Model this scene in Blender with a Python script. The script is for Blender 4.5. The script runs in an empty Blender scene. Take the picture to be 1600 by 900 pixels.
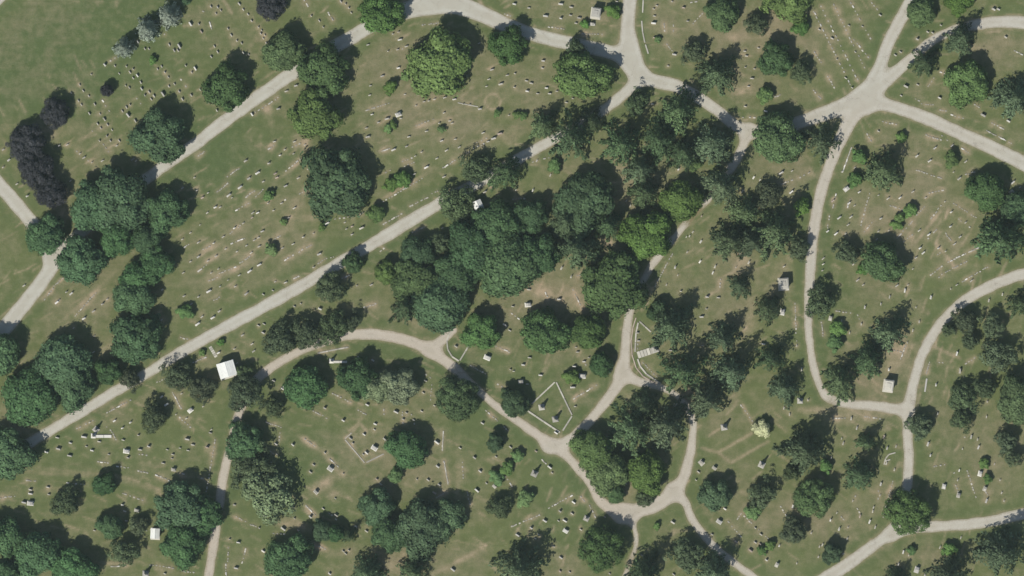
import bpy, math, random
import numpy as np
from mathutils import Vector, Matrix

random.seed(7)
RNG = np.random.default_rng(11)
R = math.radians
SC = bpy.context.scene
COL = SC.collection
PX = 0.2                                     # metres per photo pixel (lanes come out 4-5 m wide)

def at(px, py):                              # a photo pixel seen straight down lies here on the ground
    return ((px - 800.0) * PX, (450.0 - py) * PX)

# ------------------------------------------------------------------ camera
CAM_H = 2000.0
cam_d = bpy.data.cameras.new('camera')
cam = bpy.data.objects.new('camera', cam_d)
COL.objects.link(cam)
cam.location = (0, 0, CAM_H)
cam.rotation_euler = (0, 0, 0)
cam_d.sensor_fit = 'HORIZONTAL'
cam_d.angle = 2 * math.atan(160.0 / CAM_H)
cam_d.clip_start = 10
cam_d.clip_end = 20000
SC.camera = cam

# ------------------------------------------------------------------ sky, sun, exposure
SUN_EL, SHADOW_AZ = R(51), R(36)             # shadows fall up and to the right of the picture
world = bpy.data.worlds.new('World')
SC.world = world
world.use_nodes = True
wn = world.node_tree.nodes
sky = wn.new('ShaderNodeTexSky')
sky.sky_type = 'NISHITA'
sky.sun_disc = False
sky.sun_elevation = SUN_EL
sky.sun_rotation = SHADOW_AZ + math.pi       # the sun stands opposite the shadows
sky.altitude = 200
world.node_tree.links.new(sky.outputs[0], wn['Background'].inputs[0])
wn['Background'].inputs[1].default_value = 0.07

sun_d = bpy.data.lights.new('sun', 'SUN')
sun_d.energy = 4.0
sun_d.angle = R(0.5)
sun_d.color = (1.0, 0.95, 0.86)
sun = bpy.data.objects.new('sun', sun_d)
COL.objects.link(sun)
to_sun = Vector((-math.sin(SHADOW_AZ) * math.cos(SUN_EL), -math.cos(SHADOW_AZ) * math.cos(SUN_EL), math.sin(SUN_EL)))
sun.rotation_euler = to_sun.to_track_quat('Z', 'Y').to_euler()
sun.location = (-100, -130, 300)

SC.view_settings.view_transform = 'Standard'
SC.view_settings.look = 'None'
SC.view_settings.gamma = 1.0
SC.view_settings.exposure = 0.5
SC.view_settings.use_curve_mapping = False

# ------------------------------------------------------------------ helpers
def tag(o, label=None, cat=None, group=None, kind=None):
    if label: o['label'] = label
    if cat: o['category'] = cat
    if group: o['group'] = group
    if kind: o['kind'] = kind
    return o

def link(o, parent=None):
    COL.objects.link(o)
    if parent is not None:
        o.parent = parent
    return o

def mesh_np(name, verts, quads, mat=None, attr=None, smooth=False):
    """verts (n,3), quads (m,4) or (m,3) arrays -> mesh"""
    me = bpy.data.meshes.new(name)
    verts = np.asarray(verts, dtype=np.float32)
    quads = np.asarray(quads, dtype=np.int32)
    k = quads.shape[1]
    me.vertices.add(len(verts)); me.vertices.foreach_set('co', verts.ravel())
    me.loops.add(quads.size); me.loops.foreach_set('vertex_index', quads.ravel())
    me.polygons.add(len(quads))
    me.polygons.foreach_set('loop_start', np.arange(0, quads.size, k, dtype=np.int32))
    me.polygons.foreach_set('loop_total', np.full(len(quads), k, dtype=np.int32))
    if attr is not None:
        for an, data in attr.items():
            data = np.asarray(data, dtype=np.float32)
            if data.ndim == 1:
                a = me.attributes.new(an, 'FLOAT', 'POINT'); a.data.foreach_set('value', data)
            else:
                a = me.attributes.new(an, 'FLOAT_COLOR', 'POINT')
                c = np.ones((len(data), 4), dtype=np.float32); c[:, :3] = data
                a.data.foreach_set('color', c.ravel())
    me.update(calc_edges=True)
    me.validate()
    if mat: me.materials.append(mat)
    if smooth:
        me.polygons.foreach_set('use_smooth', np.ones(len(quads), dtype=bool))
    return me

class MB:
    """collects simple solids into one mesh"""
    def __init__(s): s.v = []; s.f = []
    def prism(s, pts, z0, z1, top=1.0, cx=0, cy=0):
        b = len(s.v); n = len(pts)
        s.v += [(x, y, z0) for x, y in pts]
        s.v += [(cx + (x - cx) * top, cy + (y - cy) * top, z1) for x, y in pts]
        s.f.append(tuple(b + i for i in reversed(range(n))))
        s.f.append(tuple(b + n + i for i in range(n)))
        for i in range(n):
            j = (i + 1) % n
            s.f.append((b + i, b + j, b + n + j, b + n + i))
        return s
    def box(s, x0, x1, y0, y1, z0, z1, top=1.0):
        return s.prism([(x0, y0), (x1, y0), (x1, y1), (x0, y1)], z0, z1, top, (x0 + x1) / 2, (y0 + y1) / 2)
    def profile_x(s, prof, y0, y1):           # outline in x,z pushed along y
        b = len(s.v); n = len(prof)
        s.v += [(x, y0, z) for x, z in prof] + [(x, y1, z) for x, z in prof]
        s.f.append(tuple(b + i for i in range(n)))
        s.f.append(tuple(b + n + i for i in reversed(range(n))))
        for i in range(n):
            j = (i + 1) % n
            s.f.append((b + j, b + i, b + n + i, b + n + j))
        return s
    def tube(s, p0, p1, r0, r1, n=6):
        p0 = Vector(p0); p1 = Vector(p1); d = (p1 - p0).normalized()
        u = d.orthogonal().normalized(); w = d.cross(u); b = len(s.v)
        for p, r in ((p0, r0), (p1, r1)):
            for i in range(n):
                a = 2 * math.pi * i / n
                s.v.append(tuple(p + (u * math.cos(a) + w * math.sin(a)) * r))
        for i in range(n):
            j = (i + 1) % n
            s.f.append((b + i, b + j, b + n + j, b + n + i))
        s.f.append(tuple(b + i for i in reversed(range(n))))
        s.f.append(tuple(b + n + i for i in range(n)))
        return s
    def mesh(s, name, mat=None, bevel=0):
        me = bpy.data.meshes.new(name)
        me.from_pydata(s.v, [], s.f); me.update()
        if bevel:
            import bmesh
            bm = bmesh.new(); bm.from_mesh(me)
            bmesh.ops.bevel(bm, geom=bm.edges[:], offset=bevel, segments=1, affect='EDGES', clamp_overlap=True)
            bm.to_mesh(me); bm.free()
        if mat: me.materials.append(mat)
        return me

def vnoise(nx, ny, cell, seed):               # smooth value noise, -1..1
    g = np.random.default_rng(seed)
    gx, gy = int(nx / cell) + 3, int(ny / cell) + 3
    t = g.uniform(-1, 1, (gx, gy))
    x = np.arange(nx) / cell; y = np.arange(ny) / cell
    xi = x.astype(int); yi = y.astype(int)
    fx = x - xi; fy = y - yi
    fx = fx * fx * (3 - 2 * fx); fy = fy * fy * (3 - 2 * fy)
    fx = fx[:, None]; fy = fy[None, :]
    a = t[np.ix_(xi, yi)]; b = t[np.ix_(xi + 1, yi)]; c = t[np.ix_(xi, yi + 1)]; d = t[np.ix_(xi + 1, yi + 1)]
    return (a * (1 - fx) + b * fx) * (1 - fy) + (c * (1 - fx) + d * fx) * fy

# ------------------------------------------------------------------ materials
def new_mat(name):
    m = bpy.data.materials.new(name); m.use_nodes = True
    nt = m.node_tree
    return m, nt, nt.nodes['Principled BSDF'], nt.nodes['Material Output']

def N(nt, typ, **kw):
    n = nt.nodes.new(typ)
    for k, v in kw.items():
        setattr(n, k, v)
    return n

def mixc(nt, fac, a, b, blend='MIX'):
    n = nt.nodes.new('ShaderNodeMix'); n.data_type = 'RGBA'; n.blend_type = blend
    for sock, val in ((n.inputs[0], fac), (n.inputs[6], a), (n.inputs[7], b)):
        if hasattr(val, 'is_output'): nt.links.new(val, sock)
        elif isinstance(val, (int, float)): sock.default_value = val
        else: sock.default_value = (*val, 1)
    return n.outputs[2]

def maths(nt, op, a, b=0.0, c=None, clamp=False):
    n = nt.nodes.new('ShaderNodeMath'); n.operation = op; n.use_clamp = clamp
    for sock, val in zip(n.inputs, (a, b, c)):
        if val is None: continue
        if hasattr(val, 'is_output'): nt.links.new(val, sock)
        else: sock.default_value = val
    return n.outputs[0]

def noise(nt, vec, scale, detail=4, rough=0.6):
    n = nt.nodes.new('ShaderNodeTexNoise')
    n.inputs['Scale'].default_value = scale; n.inputs['Detail'].default_value = detail
    n.inputs['Roughness'].default_value = rough
    if vec is not None: nt.links.new(vec, n.inputs['Vector'])
    return n.outputs['Fac']

def remap(nt, v, a, b, c=0.0, d=1.0):
    n = nt.nodes.new('ShaderNodeMapRange'); n.clamp = True
    n.inputs[1].default_value = a; n.inputs[2].default_value = b
    n.inputs[3].default_value = c; n.inputs[4].default_value = d
    nt.links.new(v, n.inputs[0]); return n.outputs[0]

def grass_mat():
    m, nt, bs, out = new_mat('mown_grass')
    pos = N(nt, 'ShaderNodeNewGeometry').outputs['Position']
    at_ = N(nt, 'ShaderNodeAttribute', attribute_name='cover')
    sep = N(nt, 'ShaderNodeSeparateColor'); nt.links.new(at_.outputs['Color'], sep.inputs[0])
    dry, soil, lush = sep.outputs[0], sep.outputs[1], sep.outputs[2]
    big = noise(nt, pos, 0.05, 5, 0.62); mid = noise(nt, pos, 0.35, 5, 0.7); fine = noise(nt, pos, 3.0, 4, 0.8)
    mp = N(nt, 'ShaderNodeMapping'); mp.inputs['Rotation'].default_value = (0, 0, R(-30)); mp.inputs['Scale'].default_value = (0.05, 0.9, 1)
    nt.links.new(pos, mp.inputs['Vector'])
    mow = noise(nt, mp.outputs[0], 1.0, 2, 0.5)
    d = maths(nt, 'ADD', dry, maths(nt, 'MULTIPLY', maths(nt, 'SUBTRACT', big, 0.5), 0.8))
    d = maths(nt, 'ADD', d, maths(nt, 'MULTIPLY', maths(nt, 'SUBTRACT', mid, 0.5), 1.5))
    d = maths(nt, 'ADD', d, maths(nt, 'MULTIPLY', maths(nt, 'SUBTRACT', fine, 0.5), 0.5))
    d = maths(nt, 'ADD', d, maths(nt, 'MULTIPLY', maths(nt, 'SUBTRACT', mow, 0.5), 0.35), clamp=True)
    green = mixc(nt, lush, GREEN, LUSH)
    c = mixc(nt, d, green, DRY)
    s = maths(nt, 'ADD', soil, maths(nt, 'MULTIPLY', maths(nt, 'SUBTRACT', mid, 0.5), maths(nt, 'MULTIPLY', soil, 2.2)), clamp=True)
    c = mixc(nt, s, c, SOIL)
    v = maths(nt, 'ADD', maths(nt, 'MULTIPLY', fine, 0.85), maths(nt, 'MULTIPLY', mid, 0.6))
    v = maths(nt, 'ADD', v, 0.28)
    c = mixc(nt, 1.0, c, N_rgb(nt, v), 'MULTIPLY')
    nt.links.new(c, bs.inputs['Base Color'])
    bs.inputs['Roughness'].default_value = 0.95; bs.inputs['Specular IOR Level'].default_value = 0.1
    bp = N(nt, 'ShaderNodeBump'); bp.inputs['Strength'].default_value = 0.7; bp.inputs['Distance'].default_value = 0.12
    nt.links.new(fine, bp.inputs['Height']); nt.links.new(bp.outputs[0], bs.inputs['Normal'])
    return m

def N_rgb(nt, v):
    n = N(nt, 'ShaderNodeCombineColor')
    for i in range(3): nt.links.new(v, n.inputs[i])
    return n.outputs[0]

GREEN = (0.099, 0.115, 0.045)
LUSH = (0.070, 0.096, 0.036)
DRY = (0.160, 0.144, 0.086)
SOIL = (0.27, 0.215, 0.145)

def road_mat():
    m, nt, bs, out = new_mat('lane_surface')
    pos = N(nt, 'ShaderNodeNewGeometry').outputs['Position']
    at_ = N(nt, 'ShaderNodeAttribute', attribute_name='lane')
    sep = N(nt, 'ShaderNodeSeparateColor'); nt.links.new(at_.outputs['Color'], sep.inputs[0])
    warm, edge, fade = sep.outputs[0], sep.outputs[1], sep.outputs[2]
    a = noise(nt, pos, 0.25, 4, 0.6); b = noise(nt, pos, 1.6, 4, 0.7); f = noise(nt, pos, 7.0, 2, 0.6)
    c = mixc(nt, warm, (0.365, 0.36, 0.315), (0.36, 0.295, 0.235))
    c = mixc(nt, remap(nt, a, 0.35, 0.75), c, mixc(nt, 0.5, c, (0.28, 0.255, 0.21)))
    v = maths(nt, 'ADD', maths(nt, 'MULTIPLY', b, 0.30), maths(nt, 'MULTIPLY', f, 0.22)); v = maths(nt, 'ADD', v, 0.74)
    c = mixc(nt, 1.0, c, N_rgb(nt, v), 'MULTIPLY')
    e = maths(nt, 'ADD', edge, maths(nt, 'MULTIPLY', maths(nt, 'SUBTRACT', b, 0.5), 0.45))
    trk = maths(nt, 'MULTIPLY', remap(nt, maths(nt, 'ADD', edge, maths(nt, 'MULTIPLY', maths(nt, 'SUBTRACT', a, 0.5), 0.5)), 0.52, 0.72, 0, 0.35), remap(nt, b, 0.3, 0.7))
    c = mixc(nt, trk, c, (0.24, 0.225, 0.165))   # untrodden middle between the wheel tracks
    e = remap(nt, e, 0.05, 0.26, 1.0, 0.0)      # gravel worn thin and grown in at the edge
    c = mixc(nt, maths(nt, 'MULTIPLY', e, 0.5), c, (0.17, 0.145, 0.085))
    g = remap(nt, maths(nt, 'ADD', fade, maths(nt, 'MULTIPLY', maths(nt, 'SUBTRACT', b, 0.5), 0.9)), 0.4, 0.75)
    c = mixc(nt, g, c, (0.15, 0.13, 0.07))
    # cracks
    vo = N(nt, 'ShaderNodeTexVoronoi', feature='DISTANCE_TO_EDGE'); vo.inputs['Scale'].default_value = 0.16
    wv = N(nt, 'ShaderNodeVectorMath', operation='ADD'); nt.links.new(pos, wv.inputs[0])
    nz = N(nt, 'ShaderNodeTexNoise'); nz.inputs['Scale'].default_value = 0.5
    nt.links.new(pos, nz.inputs['Vector']); sc = N(nt, 'ShaderNodeVectorMath', operation='SCALE'); sc.inputs[3].default_value = 3.0
    nt.links.new(nz.outputs['Color'], sc.inputs[0]); nt.links.new(sc.outputs[0], wv.inputs[1]); nt.links.new(wv.outputs[0], vo.inputs['Vector'])
    cr = remap(nt, vo.outputs['Distance'], 0.0, 0.02, 0.35, 0.0)
    cr = maths(nt, 'MULTIPLY', cr, remap(nt, a, 0.45, 0.6))
    c = mixc(nt, cr, c, (0.12, 0.105, 0.085))
    nt.links.new(c, bs.inputs['Base Color'])
    bs.inputs['Roughness'].default_value = 0.95; bs.inputs['Specular IOR Level'].default_value = 0.15
    bp = N(nt, 'ShaderNodeBump'); bp.inputs['Strength'].default_value = 0.3; bp.inputs['Distance'].default_value = 0.03
    nt.links.new(f, bp.inputs['Height']); nt.links.new(bp.outputs[0], bs.inputs['Normal'])
    return m

def leaf_mat(name, col, var=0.25, hue=0.02, transl=0.14):
    m, nt, bs, out = new_mat(name)
    oi = N(nt, 'ShaderNodeObjectInfo')
    tone = N(nt, 'ShaderNodeAttribute', attribute_name='tone').outputs['Fac']
    hs = N(nt, 'ShaderNodeHueSaturation'); hs.inputs['Color'].default_value = (*col, 1)
    nt.links.new(remap(nt, oi.outputs['Random'], 0, 1, 0.5 - hue, 0.5 + hue), hs.inputs['Hue'])
    rnd2 = maths(nt, 'FRACT', maths(nt, 'MULTIPLY', oi.outputs['Random'], 7.31))
    nt.links.new(remap(nt, rnd2, 0, 1, 0.9, 1.15), hs.inputs['Saturation'])
    rnd3 = maths(nt, 'FRACT', maths(nt, 'MULTIPLY', oi.outputs['Random'], 23.7))
    nt.links.new(maths(nt, 'MULTIPLY', remap(nt, rnd3, 0, 1, 1 - var, 1 + var), tone), hs.inputs['Value'])
    nt.links.new(hs.outputs[0], bs.inputs['Base Color'])
    bs.inputs['Roughness'].default_value = 0.7; bs.inputs['Specular IOR Level'].default_value = 0.12
    tr = N(nt, 'ShaderNodeBsdfTranslucent'); nt.links.new(hs.outputs[0], tr.inputs['Color'])
    mx = N(nt, 'ShaderNodeMixShader'); mx.inputs[0].default_value = transl
    nt.links.new(bs.outputs[0], mx.inputs[1]); nt.links.new(tr.outputs[0], mx.inputs[2]); nt.links.new(mx.outputs[0], out.inputs['Surface'])
    return m

def stone_mat(name, col, var=0.2, rough=0.75):
    m, nt, bs, out = new_mat(name)
    tc = N(nt, 'ShaderNodeNewGeometry').outputs['Position']
    oi = N(nt, 'ShaderNodeObjectInfo')
    n1 = noise(nt, tc, 1.3, 5, 0.7); n2 = noise(nt, tc, 14.0, 3, 0.7)
    v = maths(nt, 'ADD', maths(nt, 'MULTIPLY', n1, 0.5), maths(nt, 'MULTIPLY', n2, 0.25))
    v = maths(nt, 'ADD', v, 0.62)
    isl = N(nt, 'ShaderNodeNewGeometry').outputs['Random Per Island']
    v = maths(nt, 'MULTIPLY', v, remap(nt, oi.outputs['Random'], 0, 1, 1 - var * 1.6, 1 + var * 0.5))
    v = maths(nt, 'MULTIPLY', v, remap(nt, isl, 0, 1, 1 - var * 1.5, 1 + var * 0.4))
    c = mixc(nt, 1.0, col, N_rgb(nt, v), 'MULTIPLY')
    c = mixc(nt, remap(nt, n1, 0.58, 0.8, 0, 0.5), c, (0.16, 0.15, 0.11))   # lichen and weathering
    nt.links.new(c, bs.inputs['Base Color']); bs.inputs['Roughness'].default_value = rough
    bp = N(nt, 'ShaderNodeBump'); bp.inputs['Strength'].default_value = 0.3; bp.inputs['Distance'].default_value = 0.02
    nt.links.new(n2, bp.inputs['Height']); nt.links.new(bp.outputs[0], bs.inputs['Normal'])
    return m

def bark_mat():
    m, nt, bs, out = new_mat('bark')
    tc = N(nt, 'ShaderNodeTexCoord').outputs['Object']
    n1 = noise(nt, tc, 6, 5, 0.7)
    nt.links.new(mixc(nt, n1, (0.06, 0.045, 0.033), (0.16, 0.125, 0.095)), bs.inputs['Base Color'])
    bs.inputs['Roughness'].default_value = 0.95
    return m

def metal_mat():
    m, nt, bs, out = new_mat('bronze_door')
    tc = N(nt, 'ShaderNodeTexCoord').outputs['Object']
    n1 = noise(nt, tc, 5, 4, 0.6)
    nt.links.new(mixc(nt, n1, (0.05, 0.06, 0.045), (0.10, 0.14, 0.11)), bs.inputs['Base Color'])
    bs.inputs['Metallic'].default_value = 0.5; bs.inputs['Roughness'].default_value = 0.6
    return m

M_GRASS, M_ROAD, M_BARK, M_DOOR = grass_mat(), road_mat(), bark_mat(), metal_mat()
M_LEAF = {
    'D': leaf_mat('leaf_green', (0.078, 0.130, 0.048), 0.2, 0.012),
    'G': leaf_mat('leaf_green_haze_tint', (0.066, 0.120, 0.054), 0.2, 0.01),  # leaf green with the left side's bluish haze mixed into it
    'L': leaf_mat('leaf_yellow_green', (0.098, 0.152, 0.050), 0.12, 0.01),
    'V': leaf_mat('leaf_silvery_green', (0.15, 0.19, 0.105), 0.08, 0.01),
    'K': leaf_mat('leaf_dark_green', (0.056, 0.098, 0.044), 0.2, 0.012),
    'Y': leaf_mat('leaf_grey_green', (0.078, 0.106, 0.054), 0.2, 0.015),
    'P': leaf_mat('leaf_purple', (0.040, 0.042, 0.047), 0.15, 0.01),
    'C': leaf_mat('needle_dark_green', (0.095, 0.138, 0.070), 0.22, 0.015, 0.12),
    'B': leaf_mat('needle_blue_grey', (0.29, 0.335, 0.275), 0.08, 0.005, 0.12),
    'S': leaf_mat('leaf_bright_green', (0.11, 0.185, 0.06), 0.25, 0.015),
    'F': leaf_mat('leaf_pale_green', (0.40, 0.42, 0.23), 0.08, 0.005),
}
M_STONE = {
    'grey': stone_mat('granite_grey', (0.33, 0.32, 0.285)),
    'pale': stone_mat('limestone_pale', (0.38, 0.365, 0.315)),
    'white': stone_mat('marble_white', (0.50, 0.49, 0.45), 0.25),
    'rose': stone_mat('granite_rose', (0.34, 0.28, 0.235)),
}
M_ROOF = stone_mat('roof_slab_white', (0.56, 0.57, 0.54), 0.05)

# ------------------------------------------------------------------ ground sheet and lanes (one shared grid)
STEP = 0.5
GX0, GY0 = -170.0, -98.0
NX, NY = 681, 393
gx = GX0 + np.arange(NX) * STEP
gy = GY0 + np.arange(NY) * STEP
XX, YY = np.meshgrid(gx, gy, indexing='ij')

def seg_dist(field, ax, ay, bx, by, wa, wb, pad=9.0, extra=None):
    """field = min(field, distance to the segment - half width) inside a window"""
    i0 = max(0, int((min(ax, bx) - pad - GX0) / STEP)); i1 = min(NX, int((max(ax, bx) + pad - GX0) / STEP) + 2)
    j0 = max(0, int((min(ay, by) - pad - GY0) / STEP)); j1 = min(NY, int((max(ay, by) + pad - GY0) / STEP) + 2)
    if i1 <= i0 or j1 <= j0: return
    x = XX[i0:i1, j0:j1]; y = YY[i0:i1, j0:j1]
    dx, dy = bx - ax, by - ay; L = dx * dx + dy * dy + 1e-9
    t = np.clip(((x - ax) * dx + (y - ay) * dy) / L, 0, 1)
    d = np.hypot(x - ax - t * dx, y - ay - t * dy) - (wa + (wb - wa) * t)
    field[i0:i1, j0:j1] = np.minimum(field[i0:i1, j0:j1], d)

def catmull(pts, n=8):
    P = [np.array(p, float) for p in pts]
    P = [2 * P[0] - P[1]] + P + [2 * P[-1] - P[-2]]
    out = []
    for i in range(1, len(P) - 2):
        a, b, c, d = P[i - 1:i + 3]
        for k in range(n):
            t = k / n
            out.append(0.5 * ((2 * b) + (c - a) * t + (2 * a - 5 * b + 4 * c - d) * t * t + (3 * b - 3 * c + d - a) * t ** 3))
    out.append(P[-2])
    return out

# centre lines in photo pixels: (x, y, full width); second value: warmth of the surface; third: overgrown
ROADS = [
    ([(-20,735,16.4),(20,708,16.4),(50,690,16.4),(105,657,16.4),(170,618,16.4),(235,580,16.4),(300,540,18.0),(400,486,18.9),(470,447,18.9),(570,388,18.9),(682,321,19.7),(760,278,18.0),(835,234,16.4),(900,198,15.6),(945,170,15.6),(985,138,16.4),(1000,118,16.4)], 0.10, 0),
    ([(85,400,19.8),(140,352,18.0),(200,302,18.0),(255,260,18.0),(310,222,18.9),(350,190,19.8),(455,116,20.7),(560,52,21.6),(620,22,25.2),(690,4,36.0),(740,16,27.0),(800,43,22.5),(857,60,21.6),(930,76,21.6),(985,90,21.6)], 0.05, 0),
    ([(-20,262,20),(0,289,21),(25,318,22),(55,355,22),(85,400,22)], 0.10, 0),
    ([(85,400,22),(70,433,22),(20,497,24),(-20,545,24)], 0.05, 0),
    ([(986,-20,22),(984,0,22),(981,40,22),(983,70,30),(988,100,34),(1010,122,24),(1055,134,20),(1090,152,18),(1120,172,18),(1160,202,19),(1210,202,20),(1270,184,22),(1320,165,26),(1350,155,30)], 0.15, 0),
    ([(1350,155,30),(1362,130,22),(1376,100,19),(1392,58,19),(1418,12,20),(1440,-25,20)], 0.15, 0),
    ([(1350,155,26),(1385,125,20),(1420,95,16),(1455,65,15),(1490,47,15),(1530,38,17),(1570,34,19),(1625,37,19)], 0.22, 0),
    ([(1350,155,23.9),(1390,165,20.2),(1450,186,20.2),(1530,222,21.2),(1620,265,22.1)], 0.15, 0),
    ([(1348,160,28),(1328,190,22),(1310,225,19),(1297,258,18),(1285,292,18),(1273,350,17),(1266,425,16),(1263,500,13),(1267,550,12),(1276,590,12),(1292,620,13),(1325,631,13),(1375,635,16),(1412,641,18)], 0.30, 0),
    ([(1625,424,17.5),(1590,431,17.5),(1552,445,17.5),(1510,468,17.5),(1472,503,15.6),(1445,545,15.6),(1431,585,15.6),(1422,625,16.6),(1418,680,15.6),(1420,715,15.6),(1418,755,15.6),(1410,800,16.6),(1395,832,16.6)], 0.22, 0),
    ([(1625,798,17),(1590,805,17),(1540,816,17),(1490,821,17),(1440,824,17),(1395,833,18),(1365,852,18),(1330,878,19),(1280,910,20)], 0.20, 0),
    ([(322,920,14.2),(331,870,14.2),(341,800,14.2),(350,740,14.2),(362,690,13.3),(374,645,13.3),(395,600,14.2),(427,572,14.2),(470,548,13.3),(520,530,14.2),(560,522,16.1),(610,526,17.1),(655,539,17.1),(700,567,17.1),(735,598,14.2),(770,630,12.3),(805,655,13.3),(850,687,15.2),(885,712,15.2),(920,752,14.2),(940,785,17.1),(970,803,20.9)], 0.55, 0),
    ([(672,546,16),(690,532,16),(708,516,12)], 0.5, 0),
    ([(858,698,18),(885,690,16),(912,668,15),(945,630,16),(968,595,18),(976,562,17),(979,520,15),(984,488,13),(998,452,11),(1022,410,12),(1048,378,11),(1080,340,9),(1112,305,10),(1150,250,14),(1170,205,16)], 0.38, 0),
    ([(972,582,20),(1000,597,14),(1030,604,11),(1062,622,11),(1082,655,12),(1082,685,12),(1077,715,14),(1064,755,18),(1035,783,22),(1000,797,24),(970,803,24)], 0.38, 0),
    ([(1050,765,16),(1070,785,13),(1080,808,12),(1095,830,12),(1120,858,12),(1157,887,12),(1195,915,12)], 0.38, 0),
    ([(975,800,16),(990,822,9),(994,850,6),(984,880,7),(970,915,7)], 0.40, 0),
    ([(-20,22,7),(10,-6,7)], 0.1, 0),
]
BIG = 60.0
road_sdf = np.full((NX, NY), BIG)
warmf = np.zeros((NX, NY)); wsum = np.full((NX, NY), 1e-9)
for pts, warm, _ in ROADS:
    f = np.full((NX, NY), BIG)
    cs = catmull(pts)
    for a, b in zip(cs[:-1], cs[1:]):
        ax, ay = at(a[0], a[1]); bx, by = at(b[0], b[1])
        seg_dist(f, ax, ay, bx, by, a[2] * PX / 2, b[2] * PX / 2)
    w = np.exp(-np.clip(f + 3, -1, 12) / 1.5); warmf += w * warm; wsum += w
    k = 3.2                                   # rounded corners where lanes meet
    h = np.clip(0.5 + 0.5 * (f - road_sdf) / k, 0, 1)
    road_sdf = f * (1 - h) + road_sdf * h - k * h * (1 - h)
warmf /= wsum
warmf = np.clip(warmf + 0.08 * vnoise(NX, NY, 30, 5), 0, 1)
road_sdf += 0.13 * vnoise(NX, NY, 3.2, 3) + 0.13 * vnoise(NX, NY, 9, 4)

def clip_cells(sdf, z):
    verts, faces, vi = [], [], {}
    idx = lambda i, j: i * NY + j
    inside = sdf < 0
    c = inside[:-1, :-1].astype(int) + inside[1:, :-1] + inside[1:, 1:] + inside[:-1, 1:]
    def gv(i, j):
        k = (i, j)
        if k not in vi:
            vi[k] = len(verts); verts.append((gx[i], gy[j], i, j))
        return vi[k]
    def ev(i, j, k, l):
        a, b = ((i, j), (k, l)) if (i, j) < (k, l) else ((k, l), (i, j))
        key = (a, b)
        if key not in vi:
            s0, s1 = sdf[a], sdf[b]; t = s0 / (s0 - s1)
            vi[key] = len(verts)
            verts.append((gx[a[0]] + (gx[b[0]] - gx[a[0]]) * t, gy[a[1]] + (gy[b[1]] - gy[a[1]]) * t, a[0] + (b[0] - a[0]) * t, a[1] + (b[1] - a[1]) * t))
        return vi[key]
    for i, j in zip(*np.nonzero(c)):
        q = [(i, j), (i + 1, j), (i + 1, j + 1), (i, j + 1)]
        poly = []
        for a in range(4):
            p, n = q[a], q[(a + 1) % 4]
            if inside[p]: poly.append(gv(*p))
            if inside[p] != inside[n]: poly.append(ev(*p, *n))
        if len(poly) >= 3: faces.append(poly)
    return verts, faces

rv, rf = clip_cells(road_sdf, 0.03)
me = bpy.data.meshes.new('road')
me.from_pydata([(v[0], v[1], 0.03) for v in rv], [], rf); me.update()
ii = np.clip(np.rint([v[2] for v in rv]).astype(int), 0, NX - 1); jj = np.clip(np.rint([v[3] for v in rv]).astype(int), 0, NY - 1)
a = me.attributes.new('lane', 'FLOAT_COLOR', 'POINT')
lane = np.ones((len(rv), 4), dtype=np.float32)
lane[:, 0] = warmf[ii, jj]
lane[:, 1] = np.clip(-road_sdf[ii, jj] / 2.5, 0, 1)
fade = np.zeros((NX, NY))
for (fx, fy, fr, fa) in [(1300,628,22,.55),(1000,597,25,.3),(1085,335,35,.9),(780,640,30,.25),(925,760,25,.35),(985,880,35,.6),(1440,95,30,.35),(1012,440,30,.3),(1278,605,25,.25)]:
    cx, cy = at(fx, fy); fade = np.maximum(fade, fa * np.exp(-((XX - cx) ** 2 + (YY - cy) ** 2) / (2 * (fr * PX * 0.6) ** 2)))
lane[:, 2] = fade[ii, jj]
a.data.foreach_set('color', lane.ravel())
me.materials.append(M_ROAD)
tag(link(bpy.data.objects.new('road', me)), 'pale gravel lanes winding and forking through the graves', kind='structure')

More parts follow.
